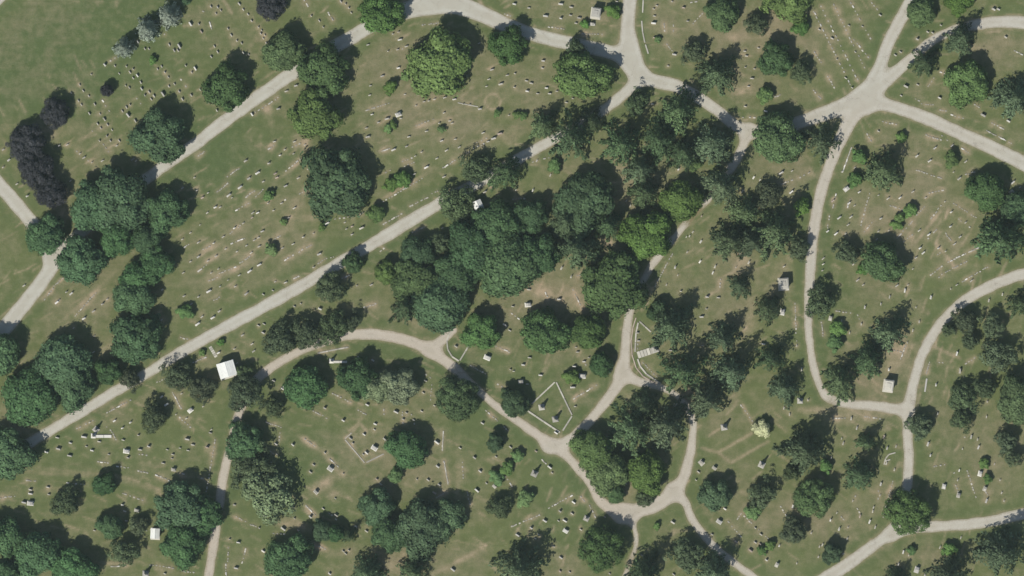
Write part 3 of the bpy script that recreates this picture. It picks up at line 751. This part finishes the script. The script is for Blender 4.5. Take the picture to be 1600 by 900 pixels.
OBEL = (MB().box(-1.0, 1.0, -1.0, 1.0, -.06, .3).box(-.75, .75, -.75, .75, .3, .6).mesh('step', M_STONE['white'], .02),
        MB().box(-.52, .52, -.52, .52, .6, 1.6).box(-.6, .6, -.6, .6, 1.6, 1.75).mesh('plinth', M_STONE['grey'], .02),
        MB().box(-.38, .38, -.38, .38, 1.75, 4.3, .62).prism([(-.236, -.236), (.236, -.236), (.236, .236), (-.236, .236)], 4.3, 4.65, .02).mesh('shaft', M_STONE['grey']))

def own_mat(o, m):
    if o.material_slots:
        o.material_slots[0].link = 'OBJECT'; o.material_slots[0].material = m

# stones read off the photo tile by tile: tile corner, usual angle of the rows, plain stones, bright or larger stones (w), monuments (W), obelisks (o), rows x0,y0,x1,y1,n
TILES = [
 (0, 0, -57, "498,530 520,568 555,600 592,652 490,630 508,655 558,710 625,712 652,745 610,775 630,800 672,780 700,812 668,850 690,880 622,880 745,880 445,580 790,415 832,432 812,452 832,488 880,515 905,595 932,575 945,620 962,600 985,432 1010,415 1030,452 1052,482 1055,540 1090,525 1120,572 1160,410 1198,452 1195,595 1250,560 1280,592 1300,635 1330,640 1140,620 1058,280 1088,315 1112,315 1243,150 1258,198 1318,42 1360,45 1350,85 1380,65 1425,180 1445,220 1480,255 1510,270 1495,25 1520,60 1550,90 1565,85 1572,130 930,305 905,305 785,535 808,548 765,695 790,670 812,655 845,755 570,465 718,412 745,460 1320,355 1360,325 1340,290 1520,330 1555,340 1355,690",
  "858,472 885,555 1018,588 1175,400 1220,428 1120,288 1190,150 862,262 800,720 655,405 978,698 1575,715", "", "",
  "720,365,690,380,2 1028,215,1030,218,1 1270,70,1272,71,1 1310,145,1320,175,3 575,820,580,825,1 640,630,680,690,3 852,615,880,650,2 1130,495,1160,540,2"),
 (400, 0, 18, "345,100 395,130 420,170 530,10 560,25 580,50 595,80 825,320 885,310 940,290 790,475 715,535 700,280 855,212 890,200 190,570 725,715 905,740 765,765 690,800 1000,660 1050,635 1080,630 1115,620 1180,610 1240,620 1295,650 1335,655 1475,435 1455,495 1175,705 1065,820 1150,820 1210,755 1225,770 1145,770 1580,720 710,595 1395,270 930,590 1020,590 955,855 1160,880 1245,870 1420,830 15,170 30,210 45,240 65,270 35,190 55,220 240,885 115,885 1440,540 1450,885 1570,470",
  "900,248 890,425 140,680 250,535 820,742 700,855 1400,680 1530,525 1485,865 1525,835 1290,655", "890,715", "",
  "1040,155,1140,145,8 0,700,140,610,8 690,690,830,645,9 1000,785,1110,745,7 450,80,480,125,5 300,0,325,40,4 1510,75,1590,100,6 1050,640,1120,620,4 530,0,600,90,6 0,160,60,280,8 1380,890,1440,865,3 880,320,955,290,5"),
 (800, 0, -8, "105,50 365,95 420,112 400,145 655,10 370,45 890,100 885,55 905,35 888,235 1000,10 1098,132 190,425 90,505 120,520 15,545 160,585 280,570 235,585 975,412 1465,350 1458,420 1515,430 1500,490 1455,320 1540,300 1478,540 1458,665 380,615 18,460 878,650 1270,640 340,640",
  "15,25 210,100 305,115 305,25 885,145 1072,48 195,380 95,570 215,550 1015,340 1585,695", "500,150", "",
  "230,170,325,182,6 445,212,562,215,9 950,150,955,190,3 1010,160,1010,190,3 1130,150,1190,85,5 970,280,1020,345,6 1440,735,1560,735,4 80,505,120,515,3 1120,15,1150,10,2"),
 (1200, 0, -30, "785,292 828,325 795,345 998,200 1028,205 1080,158 320,185 505,160 485,488 525,548 832,598 935,530 690,820 590,165 545,325 430,370 400,240 700,95",
  "830,172 933,245 1485,232 862,540 1072,612 1205,660 1345,720 1502,757 1410,58 1440,58", "", "",
  "285,70,525,550,24 410,30,600,420,18 330,40,560,500,16 520,20,640,240,10 520,230,625,355,7 650,20,710,100,5 290,325,330,390,5 375,480,412,545,5 285,565,330,615,5 920,620,945,630,3 960,650,1030,655,6 1075,690,1110,695,3 1370,820,1520,895,13 1290,655,1320,670,3 1150,720,1215,738,4 1080,450,1130,470,5 1000,540,1035,490,6 720,762,800,778,5 990,845,1090,880,8 620,840,645,880,3 1545,320,1600,345,5 1400,770,1470,805,5 20,615,75,595,5 1090,850,1120,875,2"),
 (0, 225, 36, "20,145 105,250 500,60 525,85 575,115 640,105 830,95 850,105 370,10 420,5 20,35 1230,290 1300,305 1450,335 1215,210 1375,395 1295,430 1580,430 1575,460 1250,505 1190,555 1140,595 1335,620 1350,625 1540,635 1480,672 1190,735 1300,730 1365,780 1320,805 1495,820 1425,850 1375,890 1145,805 1395,580 1520,495 1140,275 985,605 985,630 440,230 660,300 730,10 150,885 1410,655 1570,680 1240,615 1350,700 1470,890 1590,600",
  "55,100 170,325 560,105 1265,335 1430,320 1345,395 1535,105 1555,215 1500,270 1235,495 1240,705 1560,795 1465,525 800,560", "", "",
  "1420,205,1490,155,7 1360,300,1430,240,7 1475,415,1555,370,9 1540,330,1600,285,6 1240,795,1300,750,8 1155,645,1190,620,4 1270,660,1330,630,7 1370,810,1470,770,11 1500,745,1560,705,6 1310,855,1360,835,6 340,885,390,840,6 650,5,675,45,3 1240,75,1275,50,4 1440,560,1500,510,6 1450,620,1530,590,5 480,45,570,120,6"),
 (400, 225, 30, "180,35 150,70 305,5 265,212 10,430 170,490 205,460 415,520 360,558 232,625 15,585 360,770 600,565 600,515 555,490 565,530 1035,50 995,75 1175,205 1190,40 990,188 185,865 120,860 1270,20 1165,525 720,880 775,850 630,885 165,650 110,415 235,60 130,210 45,235 120,185 300,140 330,155 75,370 160,370 240,400 20,640 40,545 940,15 1130,90",
  "80,120 10,180 185,262 60,375 445,495 295,582 20,755 395,688 345,780 660,525 860,35 1065,145 1305,485 1430,300", "", "",
  "190,165,345,40,10 80,30,130,0,4 0,325,45,285,5 275,310,320,285,4 795,360,1040,215,14 810,180,850,160,4 915,110,970,90,6 930,140,995,110,7 1170,150,1240,105,7 1280,80,1330,50,5 1360,25,1425,0,6 965,390,1070,335,10 1100,310,1145,290,5 800,500,920,430,12 640,445,690,420,5 495,470,600,455,5 980,550,1050,520,6 780,670,800,655,2 390,745,440,715,5 470,710,500,700,3 320,645,355,630,4 270,675,290,660,3 185,725,230,695,4 540,840,580,820,4 240,840,275,825,4 120,590,150,575,3 1460,380,1530,370,8 790,45,830,30,4 230,20,270,0,3 140,375,180,350,3"),
 (800, 225, 60, "155,105 240,195 1025,230 1110,575 1090,580 1035,820 1255,805 1550,225 1495,360 1440,295 710,715 965,880 1095,675 740,385 715,355 280,335 1425,685 1400,770 1185,450 25,285 1130,550 1500,450",
  "130,290 1040,158 1180,610 1020,770 1175,735 1270,765 1480,740 1510,210 1555,265 370,830 310,775", "", "",
  "1000,690,895,885,15 1305,845,1300,890,4 10,345,90,340,6 375,835,470,805,7 1085,580,1135,550,4 130,115,170,95,4 200,90,230,85,2"),
 (1200, 225, 40, "150,168 255,180 1235,110 1160,175 542,148 462,172 518,455 500,505 485,560 540,385 905,298 985,335 750,340 690,545 680,595 755,540 945,540 1235,490 1165,625 1110,670 925,710 820,845 805,885 875,880 560,850 595,880 1180,880 1270,855 1575,270 345,750 340,790 345,715 905,780 690,320 1105,360 535,750 100,765 660,80 1420,40 1150,10",
  "82,180 145,300 1043,25 930,75 1010,105 1195,215 570,300 405,355 505,370 445,460 425,560 372,545 825,335 705,465 1005,565 1145,425 1140,515 1200,580 950,650 970,680 1065,650 1530,240", "490,280 1520,300", "",
  "520,25,465,180,9 635,310,580,510,18 650,490,595,560,7 425,320,405,400,6 515,345,500,390,4 765,385,850,415,9 930,165,1080,215,11 1020,465,1095,365,11 1160,370,1300,460,11 1190,470,1260,520,6 900,485,810,585,11 900,570,850,610,5 1130,735,1310,650,15 1110,800,1240,735,12 1015,820,1085,765,6 1215,860,1370,770,15 1070,835,1100,800,3 930,440,975,395,5 1110,560,1170,640,7 1215,30,1260,60,5 1240,190,1290,175,5 200,210,240,190,4 85,250,150,225,6 385,450,365,560,7 1000,590,1050,540,5 1060,690,1120,660,5 1010,305,1090,290,5"),
 (0, 450, 36, "415,25 370,75 585,145 670,70 590,300 585,400 1015,10 1240,55 1195,100 1262,180 885,448 1135,660 1100,790 560,840 1320,885 245,820 235,850 1465,380 1575,350 1585,395 1515,295 170,90 1150,50 1165,815 1090,775 1010,200 460,250 1270,740 1480,470",
  "445,35 355,90 525,190 640,100 1305,20 1540,35 1370,145 1330,185 1235,225 1330,240 1010,680 1040,728 715,830 815,840 765,875 1365,405", "1190,765", "600,885",
  "470,175,600,30,12 280,75,330,5,6 1210,465,1280,435,6 1080,655,1130,750,8 670,780,815,700,11 480,880,500,870,2 670,870,690,890,2 1340,75,1370,60,3 1130,310,1190,325,4 980,590,1030,570,4 540,850,580,830,3 1090,780,1190,870,7"),
 (400, 450, -28, "240,115 280,98 45,40 105,15 15,235 50,225 1585,265 1115,735 1060,580 1045,655 1590,510 110,580 1035,770 920,820 985,825 740,885 940,780 600,600 640,430",
  "400,130 45,280 165,630 430,750 545,828 695,730 875,775 955,790 745,850 730,452 1250,365 1555,230 1415,845", "1298,305 1445,435 180,620", "",
  "390,405,575,370,11 480,660,590,715,8 360,770,455,820,8 250,715,325,745,6 60,840,155,870,7 640,765,685,790,4 1100,605,1090,700,8 800,760,800,800,4 915,780,920,840,5 1345,485,1430,535,7 1510,600,1560,630,5 1500,365,1580,400,7 1440,770,1510,830,6 1550,870,1575,890,3 680,120,750,100,5 1060,540,1090,560,3 970,790,990,850,4 0,240,60,215,4"),
 (800, 450, 0, "5,115 105,10 110,435 10,520 95,600 395,740 410,400 785,280 790,330 1290,60 1215,130 1190,360 1055,20 400,370 480,435 610,530 1330,330 990,390",
  "70,480 178,545 390,490 450,460 380,620 1220,55 1185,180 1305,355 1570,350 295,70 1000,345", "100,105 55,585 440,550 1025,730", "185,745 270,820 1325,870",
  "820,470,900,550,7 390,690,525,610,11 210,30,225,65,4 380,10,440,130,9 785,250,785,380,6 0,160,40,190,3 1430,730,1500,830,6 450,455,460,480,2"),
 (1200, 450, 80, "760,55 1142,5 1465,40 1380,78 945,210 583,225 705,100 210,508 180,360 1365,805 520,815 555,875 100,750 135,790 925,120 870,340 905,265 460,205 510,280 250,700 1060,785 1370,710",
  "605,120 1018,58 855,15 1200,517 1180,410 1050,605 755,510", "90,150 390,190", "200,705",
  "170,95,175,280,16 180,330,180,365,4 430,145,515,155,7 335,215,345,300,6 870,330,830,440,8 410,815,480,815,5 610,805,700,818,8 1010,465,990,530,6 1070,465,1100,470,4 1240,470,1290,440,4 560,170,580,225,3 790,390,830,400,3"),
 (0, 675, -12, "358,35 680,140 865,20 1205,80 1080,140 1075,165 1045,110 1125,100 300,345 780,495 790,555 1435,670 1030,885 1315,5 1280,635 590,615 1175,115 1020,195 1465,455 770,50 305,390 620,60 540,90",
  "525,30 440,68 365,105 290,125 575,115 435,148 800,160 875,110 930,90 1170,45 1295,95 1145,262 1265,290 190,360 190,385 150,440 435,375 765,455 1490,690 1475,850", "790,120 1085,235 190,445 855,490", "910,885",
  "165,305,220,305,5 425,318,530,330,5 615,185,675,195,7 735,215,800,225,7 865,245,920,258,7 980,270,1060,305,7 770,385,890,428,10 870,140,925,145,6 1345,50,1290,370,16 1425,725,1425,810,7 1535,735,1515,815,7 1475,530,1545,565,7 700,840,780,835,7 940,830,1080,850,8 1140,870,1210,880,5 0,415,90,400,6 700,0,725,45,4 1410,830,1415,900,5 1570,580,1600,590,3 885,625,945,610,5"),
 (400, 675, -38, "430,130 360,205 545,260 340,250 240,540 235,470 495,415 670,140 605,70 590,40 1005,295 1075,300 780,325 755,295 700,580 545,745 580,740 1440,320 20,600 1275,100 95,190 1590,95 420,480 1500,155 560,760 690,620",
  "125,75 230,80 340,530 500,520 170,605 265,615 55,525 675,15 690,130 805,45 1130,65 1135,215 1365,160 1400,245 1115,380 1145,330 1380,365 1230,860 45,745 460,885 625,590", "465,230 375,375 740,100 1490,340", "",
  "305,45,365,85,5 65,115,130,140,6 465,170,520,225,6 310,460,370,520,6 350,700,430,730,6 460,510,500,545,4 1170,0,1165,110,11 1175,185,1200,325,13 1290,190,1295,285,8 1320,380,1340,460,7 1130,410,1190,370,6 150,10,145,50,3 1560,280,1600,340,5 110,635,180,640,4 580,35,620,80,4"),
 (800, 675, -35, "250,255 150,120 290,555 165,640 145,665 430,610 375,510 1520,600 1520,690 1550,700 780,690 810,770 305,785 300,870 260,715 610,885 360,875 1010,890 1165,250 1555,640 580,530 440,615 1250,640 1150,300",
  "235,220 385,440 300,495 205,555 330,555 120,600 35,645 1330,480 1400,685 1490,740 1590,800 1005,565 275,5 710,320", "335,618 1265,225 1295,560 1185,190", "140,260 465,540 1560,205",
  "190,175,240,230,6 230,475,380,395,15 0,590,170,520,15 430,405,450,430,4 485,460,520,530,7 1375,590,1440,660,8 1455,530,1600,665,11 1410,540,1430,510,3 1355,565,1380,590,2"),
 (1200, 675, 70, "470,70 460,40 1310,45 1475,430 1185,300 1195,240 340,705 322,715 180,820 495,665 500,595 670,595 660,470 655,495 530,430 1075,720 575,525 270,630 285,620 315,780 700,395 790,235 740,195 880,770 1460,380 430,505 1205,660 1215,105 1415,200 395,160 800,90 1450,300",
  "725,30 745,100 1000,75 1015,145 1315,95 1270,30 1365,430 155,465 390,550 445,605 70,710 635,560 650,500 845,750 705,325 815,825 980,895", "1100,340 1190,395 1325,260 55,830 930,860 1355,355", "",
  "1245,240,1300,410,11 1040,215,1100,205,6 780,310,720,530,17 660,460,650,510,5 545,400,525,440,5 80,470,110,520,4 690,370,690,430,5 1175,335,1185,370,3 1165,255,1205,240,5 1230,35,1270,28,4 430,500,470,545,4 560,480,580,520,3 420,790,470,760,3 1350,350,1370,390,4"),
]
heads, marks = [], []
def put_parts(name, meshes, mats, px, py, ang, cat, phrase, group, s=1.0):
    root = bpy.data.objects.new(name, None); root.empty_display_size = .4; link(root)
    x, y = at(px, py); root.location = (x, y, 0); root.rotation_euler = (0, 0, ang); root.scale = (s, s, s)
    for me_ in meshes:
        o = bpy.data.objects.new(me_.name.split('.')[0], me_); link(o, root); own_mat(o, mats)
    tag(root, None, cat, group); PENDING.append((root, px, py, phrase))
    return root
def pts(s): return [tuple(map(float, t.split(','))) for t in s.split()]
def rot_for(tx, px, py, base):
    a = base
    if tx == 400 and px < 560 and py < 130 - (px - 400) * .55: a = -57
    return R(a + random.uniform(-5, 5))
mono_i = 0
for tx, ty, ang, h, w, W, o, rows in TILES:
    for lst, size in ((pts(h), 0), (pts(w), 1)):
        for (u, v) in lst:
            px, py = tx + u / 4, ty + v / 4
            heads.append((px, py, rot_for(tx, px, py, ang), (random.uniform(.62, .86) if size == 0 else random.uniform(.95, 1.18)), size))
    for (u, v) in pts(W):
        mono_i += 1
        put_parts('monument', MONO[mono_i % 2], M_STONE['white' if mono_i % 2 else 'pale'], tx + u / 4, ty + v / 4, R(ang + random.uniform(-8, 8)), 'monument', 'large pale block monument', 'large block monuments', random.uniform(.72, .95))
    for (u, v) in pts(o):
        put_parts('obelisk', OBEL, M_STONE['grey'], tx + u / 4, ty + v / 4, R(ang + 10), 'obelisk', 'tall pale obelisk on steps', 'obelisks', random.uniform(.8, 1.0))
    for row in rows.split():
        x0, y0, x1, y1, n = map(float, row.split(',')); n = int(n)
        ra = math.atan2(-(y1 - y0), (x1 - x0))
        for i in range(n):
            t = i / max(1, n - 1) + random.uniform(-.18, .18) / max(1, n)
            marks.append((tx + (x0 + (x1 - x0) * t) / 4 + random.uniform(-.5, .5), ty + (y0 + (y1 - y0) * t) / 4 + random.uniform(-.5, .5), ra + R(random.uniform(-6, 6)), random.uniform(.7, 1.15)))
# drop stones that would stand on a lane
def on_lane(px, py, pad=0.6):
    x, y = at(px, py); i = int(round((x - GX0) / STEP)); j = int(round((y - GY0) / STEP))
    return 0 <= i < NX and 0 <= j < NY and road_sdf[i, j] < pad
def under_crown(px, py):
    return any((px - a) ** 2 + (py - b) ** 2 < (c * .75) ** 2 for a, b, c in TREE_XY)
def thin(lst, gap):
    keep = []
    for s in lst:
        if on_lane(s[0], s[1]) or not (0 <= s[0] <= 1600 and 0 <= s[1] <= 900): continue
        if all((s[0] - k[0]) ** 2 + (s[1] - k[1]) ** 2 > gap * gap for k in keep): keep.append(s)
    return keep
heads = [s for s in thin(heads, 5.0) if not under_crown(s[0], s[1])]
marks = [s for s in thin(marks, 3.2) if not under_crown(s[0], s[1]) and all((s[0] - k[0]) ** 2 + (s[1] - k[1]) ** 2 > 30 for k in heads)]
heads.sort(key=lambda s: -s[3]); marks.sort(key=lambda s: -s[3])
MATSEQ = ['pale', 'grey', 'white', 'grey', 'pale', 'rose', 'grey']
def head_mat(i, size): return M_STONE['white' if (size and i % 3) else MATSEQ[i % 7]]
def solids_joined(name, items, tmpl):          # the many small ones left over: one mesh, still real solids
    V, F, nv = [], [], 0
    for k, s in enumerate(items):
        x, y = at(s[0], s[1]); mat_ = Matrix.Translation((x, y, 0)) @ Matrix.Rotation(s[2], 4, 'Z') @ Matrix.Scale(s[3], 4)
        for me_ in tmpl[k % len(tmpl)]:
            V += [tuple(mat_ @ v.co) for v in me_.vertices]
            F += [tuple(nv + i for i in p.vertices) for p in me_.polygons]; nv += len(me_.vertices)
    me_ = bpy.data.meshes.new(name); me_.from_pydata(V, [], F); me_.update(); return me_
for i, s in enumerate(heads[:300]):
    put_parts('headstone', HEAD[i % 5], head_mat(i, s[4]), s[0], s[1], s[2], 'headstone', 'bright upright headstone' if s[4] else 'upright headstone', 'upright headstones', s[3])
for i, s in enumerate(marks[:300]):
    me_ = MARK[i % 4]; o = bpy.data.objects.new('grave_marker', me_); link(o)
    x, y = at(s[0], s[1]); o.location = (x, y, 0); o.rotation_euler = (0, 0, s[2]); o.scale = (s[3],) * 3
    own_mat(o, M_STONE[['pale', 'pale', 'white', 'grey'][i % 4]]); tag(o, None, 'grave marker', 'low grave markers'); PENDING.append((o, s[0], s[1], 'low pale grave marker'))
if len(heads) > 300:
    me_ = solids_joined('small_headstones', heads[300:], HEAD); me_.materials.append(M_STONE['pale'])
    tag(link(bpy.data.objects.new('small_headstones', me_)), 'small upright headstones scattered between the larger ones', 'headstones', kind='stuff')
if len(marks) > 300:
    me_ = solids_joined('small_grave_markers', marks[300:], [(m_,) for m_ in MARK]); me_.materials.append(M_STONE['pale'])
    tag(link(bpy.data.objects.new('small_grave_markers', me_)), 'small low grave markers in rows across the turf', 'grave markers', kind='stuff')
# turf is worn thin round the stones
for s in heads + marks:
    x_, y_ = at(s[0], s[1]); i0 = int((x_ - GX0) / STEP); j0 = int((y_ - GY0) / STEP); am_ = random.choice((0, .15, .3, .5)); r_ = random.uniform(.7, 1.4)
    sl = (slice(max(0, i0 - 5), i0 + 6), slice(max(0, j0 - 5), j0 + 6))
    cover[sl[0], sl[1], 1] = np.clip(cover[sl[0], sl[1], 1] + am_ * np.exp(-((XX[sl] - x_) ** 2 + (YY[sl] - y_) ** 2) / r_), 0, 1)
cv4 = np.ones((NX * NY, 4), dtype=np.float32); cv4[:, :3] = cover.reshape(-1, 3)
gm.attributes['cover'].data.foreach_set('color', cv4.ravel())

# ------------------------------------------------------------------ kerbed plots, slabs, walkways
def bar(p, q, width, z0, z1, ext=0.0):
    ax, ay = at(*p); bx, by = at(*q); d = Vector((bx - ax, by - ay)); L = d.length; d /= L; n = Vector((-d.y, d.x)) * width / 2
    a_ = Vector((ax, ay)) - d * ext; b_ = Vector((bx, by)) + d * ext
    return [(a_ + n).to_tuple(), (a_ - n).to_tuple(), (b_ - n).to_tuple(), (b_ + n).to_tuple()]
def kerb(label, segs, width=.34, h=.22, mat='pale', piece=3.2):
    root = bpy.data.objects.new('plot_kerb', None); link(root)
    x, y = at(*segs[0][0]); root.location = (x, y, 0); k = 0
    for poly in segs:
        for p, q in zip(poly[:-1], poly[1:]):
            L = math.hypot(q[0] - p[0], q[1] - p[1]) * PX; n = max(1, round(L / piece))
            for i in range(n):                 # each kerb stone with an open joint
                g_ = .05 / L
                a_ = (p[0] + (q[0] - p[0]) * (i / n + g_), p[1] + (q[1] - p[1]) * (i / n + g_)); b_ = (p[0] + (q[0] - p[0]) * ((i + 1) / n - g_), p[1] + (q[1] - p[1]) * ((i + 1) / n - g_))
                m = MB().prism([(u - x, v - y) for u, v in bar(a_, b_, width, 0, h)][::1], -.06, h + .004 * (k % 3) + random.uniform(0, .02), .99)
                o = bpy.data.objects.new('kerb_stone', m.mesh('kerb_stone', M_STONE[mat])); link(o, root); k += 1
    tag(root, label, 'kerb', kind='thing'); return root
t = lambda tx, ty, s: [(tx + u / 4, ty + v / 4) for u, v in pts(s)]
kerb('pale stone kerb framing the diamond-shaped plot above the lane fork', [t(800,450,"268,588 122,725"), t(800,450,"276,588 376,796"), t(800,450,"376,802 318,893"), t(800,450,"98,770 300,905")], .42, .25, 'pale')
kerb('curved pale kerb round the plot with the white slab walk', [t(800,450,"868,275 795,208"), t(800,450,"788,215 774,280 768,400"), t(800,450,"784,444 800,490 840,540 930,600")], .42, .25, 'pale')
kerb('outer curved kerb between the slab-walk plot and the lane', [t(800,450,"775,185 755,250 745,330 750,420 775,500 820,555 905,605")], .3, .16, 'rose')
kerb('rounded kerb on the small wedge plot at the lane spur', [t(400,450,"1245,245 1205,290 1192,330 1198,385 1225,430 1268,458"), t(400,450,"1274,455 1345,338")], .4, .2, 'pale')
kerb('thin kerb of the sunken plot holding a white block', [t(400,675,"598,5 556,42"), t(400,675,"556,48 680,194"), t(400,675,"690,192 800,138")], .3, .15, 'pale')
kerb('long white edging beside the top centre lane', [t(800,0,"820,0 816,80"), t(800,0,"810,130 816,200 830,268"), t(800,0,"834,280 852,338")], .4, .2, 'pale')
kerb('white edging strip beside the right lane above the fork', [t(1200,450,"992,565 980,650")], .5, .25, 'white')
kerb('angled pale kerb left of the lower-right lane', [t(1200,675,"725,205 735,165 755,140 798,128"), t(1200,675,"730,182 765,172")], .35, .2, 'pale')
kerb('pale broken edging under the top lane curve', [t(400,0,"1260,642 1390,668")], .3, .15, 'pale')
kerb('thin straight kerb line across the lower centre lawn', [t(400,675,"1170,0 1165,120"), t(400,675,"1175,180 1200,330")], .28, .14, 'pale')
kerb('pale edging strip near the pink path corner', [t(400,450,"390,406 575,370")], .42, .18, 'pale')
kerb('pale edging strip beside the upper right of the long lane', [t(1200,225,"520,25 465,180")], .3, .16, 'white')

def slab(name, label, cat, p, q, width, h, mat, z0=-.05, n=4, kind=None):
    root = bpy.data.objects.new(name, None); link(root); x, y = at(*p); root.location = (x, y, 0)
    for i in range(n):
        g_ = .012
        a_ = (p[0] + (q[0] - p[0]) * (i / n + g_), p[1] + (q[1] - p[1]) * (i / n + g_)); b_ = (p[0] + (q[0] - p[0]) * ((i + 1) / n - g_), p[1] + (q[1] - p[1]) * ((i + 1) / n - g_))
        m = MB().prism([(u - x, v - y) for u, v in bar(a_, b_, width, 0, h)], z0, h + .006 * (i % 2))
        link(bpy.data.objects.new('paving_slab', m.mesh('paving_slab', M_STONE[mat], .01)), root)
    root['kind'] = kind or 'thing'
    tag(root, label, cat); return root
slab('slab_walk', 'wide white slab walk leading from the lane to an obelisk', 'walkway', *t(800,450,"784,420 882,388"), 2.1, .2, 'pale', n=5)
slab('slab_walk', 'narrow pale walk from the straight lane to the mausoleum', 'walkway', *t(0,450,"1312,366 1352,432"), 1.0, .08, 'pale', n=6)
slab('ledger_slab', 'long white ledger slab with headpiece at lower left', 'grave slab', *t(0,675,"600,27 698,27"), .9, .4, 'white', n=2)
slab('ledger_slab', 'long white ledger slab beside the leafy trio of trees', 'grave slab', *t(400,450,"480,462 570,462"), .7, .4, 'white', n=2)
slab('ledger_slab', 'pale flat slab right of the bottom centre grove', 'grave slab', *t(800,675,"1172,178 1196,206"), 1.6, .12, 'pale', n=2)
slab('ledger_slab', 'white ledger below the small grey-roofed mausoleum at the top', 'grave slab', *t(800,0,"476,152 520,152"), .9, .5, 'white', n=1)
put_parts('obelisk', OBEL, M_STONE['grey'], 1024, 546, R(17), 'obelisk', 'tall pale obelisk on steps', 'obelisks', 1.0)
put_parts('obelisk', OBEL, M_STONE['white'], 518, 564, R(0), 'obelisk', 'tall pale obelisk on steps', 'obelisks', .75)
put_parts('obelisk', OBEL, M_STONE['white'], 146, 681, R(0), 'obelisk', 'tall pale obelisk on steps', 'obelisks', .75)

# ------------------------------------------------------------------ mausoleums
def mausoleum(px, py, ang, w, d, h, label, phrase, roof='gable', roofmat=None):
    root = bpy.data.objects.new('mausoleum', None); link(root); x, y = at(px, py)
    root.location = (x, y, 0); root.rotation_euler = (0, 0, R(ang))
    st = M_STONE['pale']; rm = roofmat or M_ROOF
    def part(name, mb, mat, bev=0, par=root): return link(bpy.data.objects.new(name, mb.mesh(name, mat, bev)), par)
    part('foundation_step', MB().box(-w/2 - .35, w/2 + .35, -d/2 - .75, d/2 + .35, -.08, .18).box(-w/2 - .15, w/2 + .15, -d/2 - .45, d/2 + .15, .18, .34), st, .015)
    part('wall', MB().box(-w/2, w/2, -d/2, d/2, .34, h), st, .02)
    dr = part('door', MB().box(-.45, .45, -d/2 - .05, -d/2 + .02, .34, 2.3), M_DOOR, .01)
    part('handle', MB().box(.28, .33, -d/2 - .11, -d/2 - .04, 1.2, 1.45), M_STONE['grey'], 0, dr)
    for s in (-1, 1):
        part('pilaster', MB().box(s * w * .36 - .16, s * w * .36 + .16, -d/2 - .2, -d/2 + .01, .34, h - .03), st, .01)
    part('cornice', MB().box(-w/2 - .16, w/2 + .16, -d/2 - .3, d/2 + .16, h, h + .22), st, .02)
    if roof == 'gable':
        W2, D2 = w/2 + .22, d/2 + .25
        n = 4
        for s in (-1, 1):                      # roof slabs lapped course by course on either slope
            rs = MB()
            for i in range(n):
                x0, x1 = W2 * (1 - i / n), W2 * (1 - (i + 1) / n); z0, z1 = h + .22 + .8 * i / n, h + .22 + .8 * (i + 1) / n
                b = len(rs.v)
                P = [(s * (x0 + .05), -D2, z0 + .05), (s * x1, -D2, z1), (s * x1, D2, z1), (s * (x0 + .05), D2, z0 + .05)]
                rs.v += [(a, b_, c - .005) for a, b_, c in P] + [(a, b_, c + .07) for a, b_, c in P]
                for f in [(3, 2, 1, 0), (4, 5, 6, 7), (0, 1, 5, 4), (1, 2, 6, 5), (2, 3, 7, 6), (3, 0, 4, 7)]:
                    rs.f.append(tuple(b + q for q in (f if s > 0 else f[::-1])))
            part('roof_slope', rs, rm)
        part('ridge_stone', MB().box(-.14, .14, -D2 - .05, D2 + .05, h + .98, h + 1.16), rm, .02)
        part('gable', MB().profile_x([(-W2 + .2, h + .22), (W2 - .2, h + .22), (0, h + 1.0)], -D2 + .12, D2 - .12), st)
    else:
        rm = M_STONE['pale'] if roofmat is None else rm
        part('roof', MB().box(-w/2 - .05, w/2 + .05, -d/2 - .18, d/2 + .05, h + .22, h + .5, .9), rm, .03)
        part('roof_block', MB().box(-w*.26, w*.26, -d*.26, d*.26, h + .5, h + .72, .9), rm, .03)
    root['category'] = 'mausoleum'; root['label'] = label; root['group'] = 'mausoleums'
    LANDMARKS.append((px, py, phrase)); return root
mausoleum(355, 577, 17, 4.9, 4.3, 3.4, 'largest white-roofed mausoleum below the straight lane, at end of a walk', 'largest mausoleum', 'gable')
mausoleum(1388, 602, -8, 2.6, 3.0, 3.0, 'small pale mausoleum on bare ground inside the right lane fork', 'mausoleum in the lane fork', 'flat')
mausoleum(1224, 443, 4, 2.7, 3.0, 3.0, 'white mausoleum among conifers left of the long right lane', 'mausoleum among the conifers', 'flat')
mausoleum(931, 20, -8, 2.5, 2.6, 3.0, 'square grey-roofed mausoleum on the lawn at the top edge', 'mausoleum at the top edge', 'flat', M_STONE['grey'])
mausoleum(243, 833, -3, 2.3, 2.7, 2.8, 'small white mausoleum beside the broad tree at lower left', 'mausoleum at lower left', 'gable')
mausoleum(747, 321, 25, 2.3, 2.6, 2.9, 'small bright mausoleum half under the grey tree at the straight lane', 'mausoleum by the grey tree', 'gable')
assign_labels()

# ------------------------------------------------------------------ the air between the camera and the ground
def haze():
    m = bpy.data.materials.new('haze_air'); m.use_nodes = True; nt = m.node_tree; nt.nodes.remove(nt.nodes['Principled BSDF'])
    v = nt.nodes.new('ShaderNodeVolumePrincipled'); v.inputs['Color'].default_value = (0.74, 0.95, 0.93, 1); v.inputs['Density'].default_value = HAZE; v.inputs['Anisotropy'].default_value = 0.0
    nt.links.new(v.outputs[0], nt.nodes['Material Output'].inputs['Volume'])
    mb = MB().box(-4100, 4100, -4100, 4100, -1, CAM_H + 30)
    o = link(bpy.data.objects.new('haze', mb.mesh('haze', m))); tag(o, 'thin bluish summer haze over the whole ground', kind='stuff')
HAZE = 0.000020
haze()
